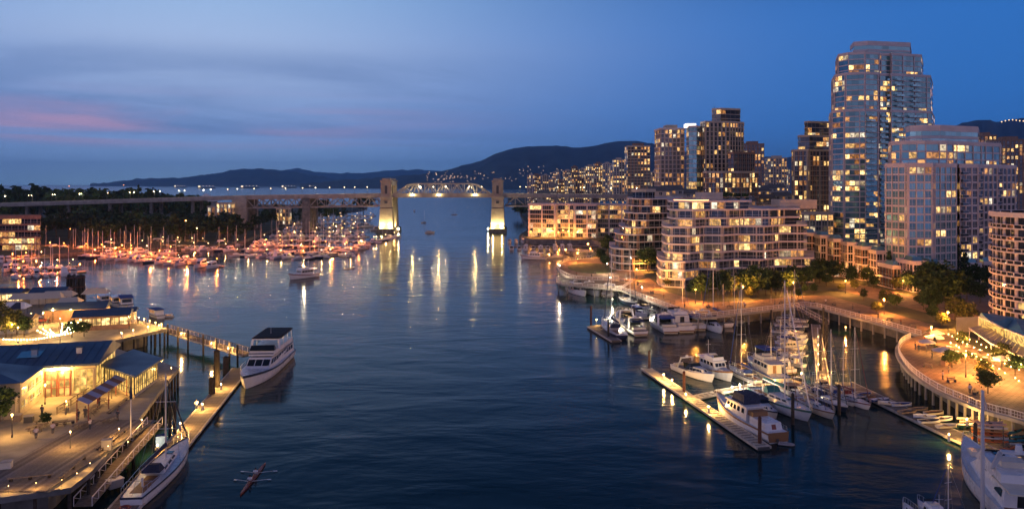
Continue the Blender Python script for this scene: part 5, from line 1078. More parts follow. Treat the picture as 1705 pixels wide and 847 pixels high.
# floating dock, ramp, upper walkway
dka, dkb = P(402, 612, .5), P(196, 858, .5)
dock('plank_float', 'long plank float leading from the white excursion yacht to the lower frame edge', dka, dkb, 3.6, gap=.04, step=.45)
gangway('long trussed ramp sloping from the wharf down to the plank float', P(258,706,WZ), P(138,842,.6), 2.2)
up = dock('piled_walkway', 'railed walkway on tall piles leading to the excursion yacht', P(277,549,2.4), P(412,590,2.4), 2.6, z=2.4, zb=1.95, gap=.05, step=.5, group='walkways of the island')
wl = [P(277,549,2.4), P(412,590,2.4)]; dd = (wl[1]-wl[0]).normalized(); nn = Vector((-dd.y, dd.x, 0))
railing([tuple((p+nn*1.2)[:2]) for p in wl], 'far railing of the piled walkway', 2.4, mtl=WOOD); railing([tuple((p-nn*1.2)[:2]) for p in wl], 'near railing of the piled walkway', 2.4, mtl=WOOD)
for i, px in enumerate((291,310,328,354,375,395,407)):
    t_ = (px-277)/(412-277); p = wl[0].lerp(wl[1], t_)-nn*1.5
    o = thing('dock_pile', 'dark pile along the piled walkway, %s from left' % nth(i+1), 'pile', (p.x, p.y, 0), group='piles of the walkway'); MB().tube((0, 0, -2), (0, 0, 4.6), .24, .22, PILE, 8).build('shaft', o); MB().tube((0, 0, 4.6), (0, 0, 4.75), .26, .1, CONC, 8).build('cap', o)
for px, py, h, lb in ((361,648,7.5,'thick triple pile beside the plank float'),(353,660,3.5,'short pile beside the thick triple pile'),(376,622,3.5,'single pile right of the thick triple pile'),(283,730,5,'dark pile beside the bow of the moored sailing yacht'),(291,727,5.5,'second dark pile beside the moored sailing yacht'),(209,780,3.4,'stub pile at the foot of the ramp'),(222,782,2.6,'lower stub pile at the foot of the ramp')):
    pile(px, py, h, lb, PILE, .62 if 'triple' in lb else .26, 'piles beside the plank float')
for i, (px, py) in enumerate(((262,750),(300,712),(337,680),(368,646),(302,558),(352,575),(380,583))):
    pedestal(P(px, py, .8)-Vector((0, 0, .3)) if i < 4 else P(px, py, 3)-Vector((0, 0, .6)), 'w', 'low warm lamp on the plank float or walkway, %s from left' % nth(sorted((262,300,337,368,302.1,352,380)).index(302.1 if px == 302 else px)+1), 'low lamps of the float and walkway')
t_ = thing('dock_locker', 'grey locker on the plank float beside the ramp', 'box', P(191,810,.55), .9); MB().box(-.9, .9, -.6, .6, 0, 1.0, CONC).build('body', t_); MB().box(-.97, .97, -.67, .67, 1.0, 1.1, WPAINT).build('lid', t_)
t_ = thing('dock_barrel_cart', 'blue covered cart at the ramp head on the float', 'cart', P(268,745,.55), .4); MB().box(-.7, .7, -.6, .6, .25, 1.9, BLUEC).build('body', t_); MB().box(-.8, .8, -.7, .7, 0, .25, STEELD).build('base', t_)
t_ = thing('life_ring', 'red life ring hanging at the stern of the moored sailing yacht', 'life ring', P(208,846,.8)); rb = MB(); pts = [(math.cos(a)*.55, math.sin(a)*.55, .1) for a in [2*PI*i/14 for i in range(15)]]
for a, b_ in zip(pts, pts[1:]): rb.tube(a, b_, .16, .16, REDF, 6)
rb.build('ring', t_); MB().box(-.7, .7, -.05, .05, .0, .08, WHITE).build('strap', t_)
# flag poles of the wharf
for px, py, h, lb in ((218,728,9,'slim pole standing at the wharf edge left of the yacht mast'),):
    t_ = thing('flag_pole', lb, 'pole', P(px, py, WZ)); MB().tube((0, 0, 0), (0, 0, h), .1, .05, MAST, 6).build('shaft', t_); MB().tube((0, 0, 5.5), (0, 0, h-.4), .22, .06, NAVYC, 6).build('furled_flag', t_)
# upper wharf: kiosks, tents, cars, string lights, dolphin
def shed(label, px, py, w, d, h, a, wall, roof, lit=True, z=WZ):
    t_ = thing('kiosk', label, 'kiosk', P(px, py, z), a); MB().box(-w/2, w/2, -d/2, d/2, 0, h, wall).build('wall', t_)
    MB().add([(-w/2-.5, -d/2-.5, h), (w/2+.5, -d/2-.5, h), (w/2+.5, d/2+.5, h), (-w/2-.5, d/2+.5, h), (-w/2-.5, 0, h+d*.18), (w/2+.5, 0, h+d*.18)], [(0, 1, 5, 4), (2, 3, 4, 5), (0, 4, 3), (1, 2, 5), (0, 3, 2, 1)], roof).build('roof', t_)
    if lit:
        n = max(1, int(w/2))
        for i in range(n): ob('window', panemesh(w/n-.3, h*.5, LITS[0], DFRAME, 1), t_, (-w/2+(i+.5)*w/n, -d/2-.05, h*.35))
        ob('window', panemesh(d-.6, h*.5, LITS[0], DFRAME, 2), t_, (w/2+.05, 0, h*.35), PI/2)
shed('brown kiosk with lit windows on the upper wharf', 172, 545, 12, 7, 3.4, .35, BROWN, ROOFB); shed('small lit white pavilion at the end of the upper wharf', 208, 536, 5, 5, 3.0, .35, PINKW, ROOFB)
shed('blue-grey shed behind the market roof', 130, 530, 14, 8, 3.0, .3, BROWN, ROOFB, False); shed('dark-roofed hut left of the pile cluster', 85, 503, 9, 7, 3.4, .2, CREAM, ROOFB, False); shed('lit stall at the left frame edge', 12, 505, 10, 6, 3.6, .1, CREAM, ROOFB)
shed('market stall under trees by the string lights', 22, 552, 9, 6, 3.2, .2, CREAM, TANC)
TENT = mat('tent_cloth', (.62, .52, .38), .8)
for i, (px, py, w, m) in enumerate(((62,512,14,TENT),(98,508,9,TENT),(20,530,8,WHITE),(30,530,3,NAVYC),(160,503,7,TENT),(116,520,6,TENT))):
    t_ = thing('market_tent', 'pale market canopy on the upper wharf, %s from left' % nth(sorted((62,98,20,30,160,116)).index(px)+1), 'tent', P(px, py, WZ), .25, 'market canopies'); h = 2.9
    MB().add([(-w/2, -3, h), (w/2, -3, h), (w/2, 3, h), (-w/2, 3, h), (-w/2+1, 0, h+1.4), (w/2-1, 0, h+1.4)], [(0, 1, 5, 4), (2, 3, 4, 5), (0, 4, 3), (1, 2, 5)], m).build('canopy', t_)
    for x in (-w/2+.1, w/2-.1):
        for y in (-2.9, 2.9): MB().tube((x, y, 0), (x, y, h), .06, .06, STEELD, 5).build('pole', t_)
def car(label, px, py, a, col, z=WZ):
    t_ = thing('parked_car', label, 'car', P(px, py, z), a); m = mat('car_paint_'+str(col), col, .25, coat=.6); b_ = MB()
    prof = [(-2.1, .45), (-2.15, .75), (-1.95, 1.0), (-1.2, 1.05), (.9, 1.0), (1.9, .85), (2.15, .65), (2.1, .4)]
    b_.loft([[(x, y*k_, z_) for x, z_ in prof] for y, k_ in ((-.88, 1), (.88, 1))], m); b_.add([(x, -.88, z_) for x, z_ in prof], [tuple(range(8))], m); b_.add([(x, .88, z_) for x, z_ in prof], [tuple(range(7, -1, -1))], m); b_.build('body', t_)
    c_ = MB(); frus(c_, -1.7, 1.0, .8, 1.02, 1.5, .5, .7, .15, DKGLASS); c_.build('cabin', t_); MB().box(-1.15, .25, -.62, .62, 1.5, 1.54, m).build('roof', t_)
    for x in (-1.35, 1.35):
        for y in (-.82, .82): w_ = MB().tube((x, y-.12, .33), (x, y+.12, .33), .33, .33, BLACKC, 10).build('wheel', t_); MB().tube((x, y-.13, .33), (x, y+.13, .33), .18, .18, ALU, 8).build('rim', w_)
    for y in (-.6, .6): MB().box(-2.2, -2.12, y-.18, y+.18, .7, .85, mat('tail_light', (.5, .02, .02), emit=(1, .06, .03), es=4)).build('tail_light', t_); MB().box(2.08, 2.16, y-.2, y+.2, .6, .75, WHITE).build('headlight', t_)
car('dark red car with lit tail lights on the upper wharf', 68, 537, .6, (.16, .02, .02)); car('white van-like car parked beside the dark red car', 56, 534, .6, (.55, .55, .52)); car('blue car parked beneath the pile cluster', 147, 519, .3, (.02, .06, .16))
# string lights fanned over the upper plaza
bulbm = icos(.08, BULB).mesh()
hub = P(100, 556, 6.0)
for k_, (px, py) in enumerate(((104,536),(120,534),(136,528),(82,546),(60,548),(70,545),(3,563),(140,540))):
    e = P(px, py, 8.0 if k_ < 6 else 6.2); t_ = thing('string_lights', 'string of bulbs fanned over the upper plaza, %s in the fan from left' % nth(sorted((104,120,136,82,60,70,3,140)).index(px)+1), 'string lights', hub, group='string lights'); MB().tube((0, 0, 0), e-hub, .02, .02, STEELD, 3).build('cable', t_)
    n = 8 if k_ != 6 else 20
    for i in range(n): q = (e-hub)*((i+.5)/n); ob('bulb', bulbm, t_, (q.x, q.y, q.z-.6*math.sin(PI*(i+.5)/n)-.14))
t_ = thing('light_pole', 'pole carrying the fanned string lights', 'pole', (hub.x, hub.y, WZ)); MB().tube((0, 0, 0), (0, 0, 4.6), .1, .08, STEELD, 6).build('shaft', t_); MB().tube((0, 0, 2.0), (0, 0, 2.2), .2, .2, STEELD, 6).build('collar', t_)
# edge lights of the upper pier
e0, e1 = P(150,510,WZ), P(279,547,WZ)
for i in range(15): p = e0.lerp(e1, (i+.5)/15)+Vector((-.5, -.6, 0)); pedestal((p.x, p.y, WZ), 'w', 'edge lamp of the upper pier, %s from left' % nth(i+1), 'edge lamps of the upper pier', 500)
for i, (px, py) in enumerate(((200,563),(219,558),(244,552),(262,549))): p = P(px, py, WZ); pedestal((p.x, p.y+.8, WZ), 'w', 'lamp on the near edge of the upper pier, %s from left' % nth(i+1), 'near edge lamps of the upper pier', 600)
for i, (px, py) in enumerate(((52,522),(72,520),(88,514),(30,545),(118,515),(20,540),(100,530))): lamp(px, py, 'w', 'warm post lamp among the market canopies, %s from left' % nth(sorted((52,72,88,30,118,20,100)).index(px)+1), 'post lamps of the upper wharf', z=WZ, s=.8, power=4500)
dp = thing('pile_cluster', 'tall round cluster of timber piles behind the market', 'pile cluster', P(126, 509, 0))
for i in range(14): a = 2*PI*i/14; MB().tube((2.6*math.cos(a), 2.6*math.sin(a), -2), (2.3*math.cos(a), 2.3*math.sin(a), 10+.4*math.sin(i*3)), .42, .36, PILE, 7).build('pile', dp)
for z in (6.2, 9.2): MB().tube((0, 0, z), (0, 0, z+.3), 3.0, 3.0, RUSTP, 16).build('band', dp)
for i, (px, py, h, k_) in enumerate(((10,562,6,2),(40,560,5,1),(120,562,4.5,1),(140,560,4,0),(6,695,5,1),(-2,710,6,0),(75,709,2.2,1),(0,545,7,2),(28,556,6,2))):
    tree(P(px, py, WZ), h, k_, 'leafy %s on the island, %s of nine from left' % ('shrub' if h < 5 else 'tree', nth(sorted((10,40,120,140,6,-2,75,0,28)).index(px)+1)), 'plants of the island', 'shrub' if h < 5 else 'tree', cat='shrub' if h < 5 else 'tree')
# ------------------------------------------------------------------ boats near the island
def excursion(L=27.0):
    B_ = 6.4; fb = 2.0; t_ = T(L); h, d, at = hull(L, B_, fb, WHITE, NAVYH, rise=.6, stern=.95); t_.add('hull', h); t_.add('deck', d)
    b_ = MB(); pk = frus(b_, -.46*L, .18*L, B_*.44, fb*.95, fb+2.0, .0, .10*L, .1, WHITE, B_*.34)
    ws = [('window', pk('s', u, u+.085, .4, .85, DKGLASS)) for u in [.03+.105*i for i in range(9)]]+[('window', pk('p', u, u+.085, .4, .85, DKGLASS)) for u in [.03+.105*i for i in range(9)]]+[('windshield', pk('f', .03+.32*i, .32+.32*i, .35, .85, DKGLASS)) for i in range(3)]
    t_.add('saloon', b_, ws)
    for s in (-1, 1): t_.add('stripe', MB().box(-.46*L, .08*L, s*B_*.445-.03, s*B_*.445+.03, fb+2.1, fb+2.28, NAVYH))
    f = MB(); pf = frus(f, -.44*L, .07*L, B_*.43, fb+2.32, fb+3.3, .0, .03*L, .05, WHITE, B_*.36); t_.add('upper_deck', f, [('stripe', pf('f', .0, 1, .3, .5, NAVYH))])
    w = MB(); frus(w, -.02*L, .05*L, B_*.36, fb+3.3, fb+4.3, .03*L, .03*L, .15, DKGLASS); t_.add('windscreen', w)
    p = MB(); 
    for x in (-.42*L, -.3*L, -.18*L, -.06*L):
        for s in (-1, 1): p.tube((x, s*B_*.40, fb+3.2), (x, s*B_*.40, fb+5.3), .05, .05, ALU, 4)
    t_.add('canopy_posts', p); c_ = MB(); frus(c_, -.45*L, -.06*L, B_*.44, fb+5.3, fb+5.6, .01*L, .01*L, .5, BLACKC); t_.add('canopy', c_)
    a = MB()
    for s in (-1, 1): a.beam((-.045*L, s*B_*.42, fb+3.1), (-.06*L, s*B_*.38, fb+5.2), .4, .14, WHITE)
    a.beam((-.06*L, -B_*.38, fb+5.2), (-.06*L, B_*.38, fb+5.2), .5, .18, WHITE); t_.add('radar_arch', a)
    t_.add('foredeck_hatch', MB().box(.30*L, .34*L, -.5, .5, fb*1.12, fb*1.2, DKGLASS)); t_.add('bow_rail', rail(at, L, fb, .55, .98, 9, .9)); t_.add('mast', MB().tube((-.2*L, 0, fb+5.6), (-.2*L, 0, fb+7), .05, .03, MAST, 5)); return t_
bs(excursion(), 'excursion_yacht', 'large white two-deck excursion yacht with black canopy at the end of the float', 'boat', (404,652), (468,594))
SB = sailboat(15, WHITE, NAVYC, NAVYH, .64, bm=.20, fbk=.07)
bpy.data.objects['excursion_yacht'].scale.z *= .84
t_ = bs(SB, 'sailing_yacht', 'white sailing yacht with bare mast moored at the plank float', 'boat', (313,749), (218,848)); 
def ferry(L=8.0, m=WHITE, roof=WHITE):
    t_ = T(L); h, d, at = hull(L, 3.0, .9, m, NAVYH, stern=.8); t_.add('hull', h); t_.add('deck', d); b_ = MB(); pk = frus(b_, -.38*L, .25*L, 1.2, .85, 2.3, .1, .5, .08, m)
    t_.add('cabin', b_, [('window', pk(s, u, u+.16, .35, .85, LITS[1])) for s in 'sp' for u in (.05, .25, .45, .65)]+[('windshield', pk('f', .1, .9, .4, .85, DKGLASS))]); t_.add('roof', MB().box(-.42*L, .24*L, -1.35, 1.35, 2.3, 2.42, roof)); return t_
fr1, fr2 = ferry(8.5, WHITE, BLUEC), ferry(8.5, WHITE, WHITE)
for tt, bow, st, lb in ((fr1, (250,524), (268,530), 'small passenger ferry with blue roof, left of two off the upper pier'), (fr2, (270,528), (290,527), 'small passenger ferry, right of two off the upper pier'), (fr2, (198,512), (190,505), 'white ferry moored behind the upper pier lamps'), (fr1, (213,517), (207,508), 'blue-roofed ferry moored at the far side of the upper pier'), (fr2, (178,508), (168,502), 'white ferry beside the pile cluster')): bs(tt, 'passenger_ferry', lb, 'ferry', bow, st, 'small passenger ferries')
PB = trawler(16, WHITE, RUST); bs(PB, 'cruiser', 'white motor yacht under way in the open channel', 'boat', (480,466), (527,460)); p = P(506,461); pedestal((p.x, p.y, 6.2), 'c', 'bright masthead light of the yacht under way', 'boat lights')
# rowing shell with two rowers
sh = thing('rowing_shell', 'slender red rowing shell with two rowers near the bottom', 'rowing shell', P(422, 797, 0), math.atan2(P(444,770).y-P(402,824).y, P(444,770).x-P(402,824).x))
b_ = MB(); b_.loft([[(-5.8+11.6*i/10, w*.32*max(.04, math.sin(PI*i/10)**.6), z) for w, z in ((-1, .22), (-.7, .02), (0, -.05), (.7, .02), (1, .22), (0, .24))] for i in range(11)], RUST, closed=True, caps=True); b_.build('hull', sh)
for x in (-1.5, 1.6):
    for s in (-1, 1): MB().beam((x, s*.3, .3), (x+.9, s*2.0, .18), .04, .04, WHITE).beam((x+.9, s*2.0, .16), (x+1.1, s*2.5, .1), .22, .03, WHITE).build('oar', sh)
# people
def person(label, loc, rz, shirt, legs, pose=0.0, seated=False, name='person', group=None):
    import bmesh
    t_ = thing(name, label, 'person', loc, rz, group); bm = bmesh.new(); sk_ = bm.verts.layers.skin.verify()
    def V(p, r_): v = bm.verts.new(p); v[sk_].radius = (r_, r_); return v
    hz = .92 if not seated else .35
    pel = V((0, 0, hz), .14); wa = V((0, 0, hz+.22), .12); chs = V((0, 0, hz+.42), .15); nk = V((0, 0, hz+.56), .06); hd = V((.02, 0, hz+.70), .10); tp = V((.02, 0, hz+.82), .08); pel[sk_].use_root = True
    es = [(pel, wa), (wa, chs), (chs, nk), (nk, hd), (hd, tp)]
    for s in (-1, 1):
        if seated: kn = V((.35, s*.1, hz+.12), .075); ft = V((.65, s*.1, hz-.1), .05); hp = V((0, s*.09, hz-.02), .1); to = V((.75, s*.1, hz-.02), .04)
        else: hp = V((0, s*.09, hz-.06), .10); kn = V((.05*s*pose+.03, s*.1, .48), .07); ft = V((-.06*s*pose, s*.1, .07), .05); to = V((-.06*s*pose+.16, s*.11, .04), .04)
        es += [(pel, hp), (hp, kn), (kn, ft), (ft, to)]
        shd = V((0, s*.19, hz+.46), .065); el_ = V((.02 if not seated else .2, s*.25, hz+.2 if not seated else hz+.32), .05); wr = V((.08 if not seated else .45, s*.24, hz-.03 if not seated else hz+.3), .035); fg = V((.1 if not seated else .55, s*.23, hz-.13 if not seated else hz+.3), .03); es += [(chs, shd), (shd, el_), (el_, wr), (wr, fg)]
    for a, b2 in es: bm.edges.new((a, b2))
    me = bpy.data.meshes.new('body'); bm.to_mesh(me); bm.free(); me.materials.append(mat('skin', (.35, .2, .14), .6)); o = ob('body', me, t_)
    o.modifiers.new('skin', 'SKIN'); m2 = o.modifiers.new('sub', 'SUBSURF'); m2.levels = 1; m2.render_levels = 1
    tor = MB().loft([[(r_*math.cos(a)*.8, r_*math.sin(a)*1.2, z) for a in [2*PI*i/8 for i in range(8)]] for z, r_ in ((hz-.02, .17), (hz+.2, .155), (hz+.42, .185), (hz+.54, .09))], shirt, closed=True, caps=True)
    for s in (-1, 1): tor.tube((0, s*.2, hz+.48), (.02 if not seated else .2, s*.27, hz+.18 if not seated else hz+.3), .085, .07, shirt, 6)
    tor.build('shirt', t_); tr = MB()
    for s in (-1, 1):
        if seated: tr.tube((0, s*.09, hz), (.36, s*.1, hz+.12), .11, .085, legs, 6)
        else: tr.tube((0, s*.09, hz), (.05*s*pose+.03, s*.1, .48), .12, .085, legs, 6); tr.tube((.05*s*pose+.03, s*.1, .48), (-.06*s*pose, s*.1, .09), .085, .07, legs, 6)
    tr.build('trousers', t_); MB().loft([[(.01+r_*math.cos(a), r_*math.sin(a), z) for a in [2*PI*i/8 for i in range(8)]] for z, r_ in ((hz+.68, .11), (hz+.78, .115), (hz+.86, .07))], BLACKC, closed=True, caps=True).build('hair', t_); return t_
LINEN, DENIM = mat('pale_shirt', (.55, .48, .50), .8), mat('denim', (.03, .04, .07), .8)
person('person in a pale shirt and dark trousers standing on the plank float', P(327, 681, .55), 2.2, LINEN, DENIM, 1)
for i, x in enumerate((-1.6, 1.0)):
    a = sh.rotation_euler.z; p = Vector(sh.location)+Vector((math.cos(a)*x, math.sin(a)*x, .0)); person('rower in a white shirt seated %s in the shell' % ('aft', 'forward')[i], p, a+PI, WHITE, DENIM, seated=True, group='rowers')
for i, (px, py) in enumerate(((1524,582),(1530,585),(1552,598))): person('person in dark clothes strolling on the brick plaza, %s from left' % nth(i+1), P(px, py, GZ), i*1.3, DENIM, DENIM, 1, group='people on the plaza')
# ------------------------------------------------------------------ restaurant plaza on the right
RB = mat('turquoise_metal_roof', (.05, .20, .28), .5, var=.1, scale=.3)
c_ = P(1665, 572, GZ); rs = thing('restaurant', 'low waterfront restaurant with turquoise gabled roof and slatted canopy', 'building', (c_.x, c_.y, GZ))
def rp(px, py, z): p = P(px, py, z); return (p.x-c_.x, p.y-c_.y, z-GZ)
h1 = GZ+5.2
base = [rp(1628,540,GZ+.1)[:2], rp(1660,566,GZ+.1)[:2], rp(1740,600,GZ+.1)[:2], rp(1760,560,GZ+.1)[:2], rp(1690,530,GZ+.1)[:2], rp(1640,520,GZ+.1)[:2]]
MB().prism([rp(1632,552,GZ)[:2], rp(1672,578,GZ)[:2], rp(1760,615,GZ)[:2], (34, 8), (10, 16), (-2, 14)], 0, 3.6, YWALL).build('wall', rs)
A_, B_, C_, D_ = rp(1629,528,h1), rp(1672,548,h1), rp(1740,580,h1), rp(1800,590,h1)
bk = [rp(1634,520,h1+1.2), rp(1690,528,h1+1.5), rp(1780,552,h1+1.5)]
rf_ = MB(); g1 = rp(1650,537,h1+1.6); g2 = rp(1708,562,h1+1.6)
rf_.add([A_, g1, B_, g2, C_, D_, bk[0], bk[1], bk[2]], [(0, 1, 6), (1, 2, 7, 6), (2, 3, 7), (3, 4, 8, 7), (4, 5, 8)], RB).build('roof', rs)
for i, (a, b_, g_) in enumerate(((A_, B_, g1), (B_, C_, g2))):
    lo = [(p[0], p[1]-.05, p[2]-2.6) for p in (a, b_)]
    MB().add([a, g_, b_, lo[1], lo[0]], [(0, 1, 2, 3, 4)], INTER).build('gable_window', rs)
    for p in (a, b_): MB().box(p[0]-.15, p[0]+.15, p[1]-.25, p[1]-.1, 0, p[2], PINKW).build('post', rs)
    for p, q in ((a, g_), (g_, b_)): MB().beam((p[0], p[1]-.2, p[2]+.1), (q[0], q[1]-.2, q[2]+.1), .3, .3, PINKW).build('bargeboard', rs)
e0_, e1_, e2_, e3_ = rp(1614,546,GZ+3.2), rp(1650,572,GZ+3.2), rp(1690,590,GZ+3.2), rp(1760,612,GZ+3.2)
f0_, f1_, f2_, f3_ = rp(1640,540,GZ+3.9), rp(1665,558,GZ+3.9), rp(1700,574,GZ+3.9), rp(1765,596,GZ+3.9)
CAN = mat('canopy_panel', (.30, .24, .22), .7)
for (a, b_, q, p) in ((e0_, e1_, f1_, f0_), (e1_, e2_, f2_, f1_), (e2_, e3_, f3_, f2_)):
    for i in range(5):
        t0, t1 = i/5+.02, (i+1)/5-.02; L4 = [Vector(a).lerp(Vector(b_), t0), Vector(a).lerp(Vector(b_), t1), Vector(p).lerp(Vector(q), t1), Vector(p).lerp(Vector(q), t0)]; z_ = Vector((0, 0, .1))
        MB().add(L4+[x+z_ for x in L4], [(0, 3, 2, 1), (4, 5, 6, 7), (0, 1, 5, 4), (1, 2, 6, 5), (2, 3, 7, 6), (3, 0, 4, 7)], CAN).build('canopy_panel', rs)
    MB().beam(a, b_, .18, .35, PINKW).build('canopy_edge', rs); MB().tube((a[0], a[1], 0), a, .08, .08, PINKW, 6).build('post', rs)
TBULB = icos(.12, mat('terrace_bulb', (1, .9, .7), emit=(1, .58, .18), es=8)).mesh()
for s_, (x0, y0, x1, y1) in enumerate(((1574,552,1705,618),(1590,550,1705,605),(1580,566,1705,635))):
    a, b_ = P(x0, y0, GZ+2.9), P(x1, y1, GZ+2.9); t_ = thing('string_lights', 'warm bulb string over the restaurant terrace, %s from the building' % nth((2, 1, 3)[s_]), 'string lights', a, group='terrace string lights'); MB().tube((0, 0, 0), b_-a, .02, .02, STEELD, 3).build('cable', t_)
    for i in range(13): q = (b_-a)*((i+R.uniform(.2, .8))/13); ob('bulb', TBULB, t_, (q.x+R.uniform(-.1, .1), q.y, q.z-.14-R.uniform(0, .2))); glow(t_, q.z-.5, 'w', 500, x=q.x, y=q.y)
UMB = mat('parasol_cloth', (.60, .48, .46), .8)
def parasol(px, py, r_, label):
    t_ = thing('parasol', label, 'parasol', P(px, py, GZ), group='parasols of the terrace'); MB().tube((0, 0, 0), (0, 0, 2.9), .05, .04, STEELD, 6).build('pole', t_); b_ = MB(); n = 8
    for i in range(n):
        a, c2 = 2*PI*i/n, 2*PI*(i+1)/n; b_.add([(0, 0, 2.95), (r_*math.cos(a), r_*math.sin(a), 2.3), (r_*math.cos(c2), r_*math.sin(c2), 2.3), (r_*math.cos(a), r_*math.sin(a), 2.1), (r_*math.cos(c2), r_*math.sin(c2), 2.1)], [(0, 1, 2), (1, 3, 4, 2)], UMB)
    b_.build('canopy', t_)
for i, (px, py, r_) in enumerate(((1572,601,2.4),(1543,586,1.8),(1556,578,2.0),(1560,570,1.6),(1668,616,1.6),(1688,612,1.8))): parasol(px, py, r_, 'pink-grey parasol on the restaurant terrace, %s from left' % nth(sorted((1572,1543,1556,1560,1668,1688)).index(px)+1))
for i, (px, py) in enumerate(((1573,608),(1583,607),(1592,605),(1603,602),(1612,599),(1620,604),(1632,609),(1640,612))):
    t_ = thing('planter', 'square timber planter edging the terrace, %s from left' % nth(i+1), 'planter', P(px, py, GZ), .5, 'planters of the terrace'); MB().box(-.62, .62, -.5, .5, 0, .95, mat('planter_wood', (.33, .2, .12), .8)).build('box', t_); ob('plant', CR[2], t_, (0, 0, .5), s=1.5)
for i, (px, py) in enumerate(((1592,590),(1606,594),(1622,594),(1640,600),(1655,606),(1580,582),(1612,582),(1632,588),(1652,594),(1672,604),(1690,618),(1598,574))):
    t_ = thing('dining_table', 'round dining table on the terrace, %s from left' % nth(sorted((1592,1606,1622,1640,1655,1580,1612,1632,1652,1672,1690,1598)).index(px)+1), 'table', P(px, py, GZ), 0, 'dining tables'); MB().tube((0, 0, .72), (0, 0, .76), .55, .55, WPAINT, 10).build('table_top', t_); MB().tube((0, 0, 0), (0, 0, .72), .06, .06, STEELD, 5).build('leg', t_)
# ------------------------------------------------------------------ left shore
PARKG = mat('park_ground', (.035, .045, .022), .95, var=.3, scale=.05)
ls = [tuple(P(x, y, 2)[:2]) for x, y in ((-80,440),(0,428),(150,419),(390,406),(432,390),(520,358),(600,349))]+[tuple(Q(612,1250)[:2]), tuple(Q(480,1420)[:2]), tuple(Q(330,1500)[:2]), tuple(Q(60,1700)[:2]), (-2600, 1700), (-2600, 380)]
tag(MB().prism(ls[::-1], -1, 2, STONE, PARKG).build('ground_park'), kind='structure')
rr = random.Random(77)
TL = []
def topline(px):
    pr = [(-60,306),(0,309),(40,303),(85,314),(130,307),(165,312),(205,311),(245,309),(275,317),(310,317),(335,321)]
    for (a, ya), (b_, yb) in zip(pr, pr[1:]):
        if a <= px <= b_: return ya+(yb-ya)*(px-a)/(b_-a)
    return 322
for i in range(52): px = -40+i*7.2+rr.uniform(-4, 4); Y = rr.uniform(690, 830); TL.append(('back', px, Y, (ZY(topline(px)+rr.uniform(-1, 6), Y)-2)))
for i in range(84): px = rr.uniform(-20, 388); Y = rr.uniform(508, 620) if px > 200 else rr.uniform(470, 620); TL.append(('front', px, Y, rr.uniform(13, 21) if px > 150 else rr.uniform(14, 25) if px > 95 or px < 30 else rr.uniform(10, 18)))
for px, Y, h in ((420,700,17),(440,720,16),(458,760,21),(500,800,17),(512,860,25),(523,850,24),(532,900,24),(572,900,20),(605,950,27),(560,830,15),(480,740,16),(545,800,18),(410,560,12),(395,530,10),(430,640,14),(452,690,14)): TL.append(('mid', px, Y, h))
cn = {}
for k_, px, Y, h in sorted(TL, key=lambda a: (a[0], a[1])):
    cn[k_] = cn.get(k_, 0)+1; w = {'back': 'dark park tree on the left skyline behind the viaduct', 'front': 'dark tree on the left bank before the viaduct', 'mid': 'dark tree beyond the left bridge trusses'}[k_]
    tree((*Q(px, Y)[:2], 1.9), h, 2 if rr.random() < .14 else rr.choice((0, 0, 1)), '%s, %s from left' % (w, nth(cn[k_])), {'back': 'skyline trees', 'front': 'bank trees', 'mid': 'trees beyond the bridge'}[k_], lod=True)
# trees on the far right shore behind the bridge
for i, (px, Y, h) in enumerate(sorted(((862,900,14),(868,860,16),(876,880,15),(884,700,14),(890,900,17),(897,850,14),(915,760,14),(930,800,15),(948,700,14),(960,760,16),(990,700,22),(994,760,20),(1004,720,14),(1018,680,13),(1040,640,14),(1062,600,15),(1085,560,15),(1096,540,14),(1110,440,26),(1160,420,28),(1176,425,29),(1190,430,29),(1205,432,28),(1290,470,20),(1306,500,24),(1268,520,24),(1330,420,20)))):
    tree((*Q(px, Y)[:2], GZ), h, 2 if px in (990,994,884) else i % 2, 'dark tree behind the right bridge end and blocks, %s from left' % nth(i+1), 'trees among the right blocks', lod=True)
# roof garden trees
for i, (px, h) in enumerate(((1170,4),(1190,4),(1210,4.5),(1228,4),(1242,4),(1300,3.5),(1180,3.5),(1200,4))): tree((*Q(px, 300+i % 3)[:2], 33.0 if px < 1248 else 24), h, 1, 'rooftop garden bush on the terraced block, %s from left' % nth(sorted((1170,1190,1210,1228,1242,1300,1180,1200)).index(px)+1), 'roof garden bushes', 'shrub', lod=True, cat='shrub')
# amber office building at the left edge
B = Bld('amber_office', 'four-storey amber-lit office block at the left frame edge', tuple(Q(20, 440)[:2]), 91)
B.tier([tuple(Q(-60,440)[:2]), tuple(Q(67,446)[:2]), tuple(Q(67,462)[:2]), tuple(Q(-60,460)[:2])], 2, 5, 3.7, glass=GDARK, wall=BROWN, slab=BROWN, bay=3.2, over=.4, th=1.0, p=.62, mull=1, litmix=(.62, .33, .05)); B.end()
for i, (px, Y, top, w) in enumerate(((372,620,338,12),(355,640,342,10),(470,700,345,10),(390,640,350,10))):
    b_, _ = simple('shore_house', 'lit low building under the viaduct on the left bank, %s from left' % nth(sorted((372,355,470,390)).index(px)+1), px-w, px+w, Y, top, 200+i, p=.6, group='buildings under the viaduct', bay=3, fh=3.4, dep=10, roofbox=False)
t_ = thing('white_tent', 'white peaked pavilion roof on the point beyond the bridge', 'pavilion', Q(342, 900, 2)); MB().add([(-14,-6,18),(14,-6,18),(14,10,18),(-14,10,18),(0,2,27)], [(0,1,4),(1,2,4),(2,3,4),(3,0,4)], WPAINT).build('roof', t_); MB().box(-11, 11, -4, 8, 0, 18, CONC).build('wall', t_)
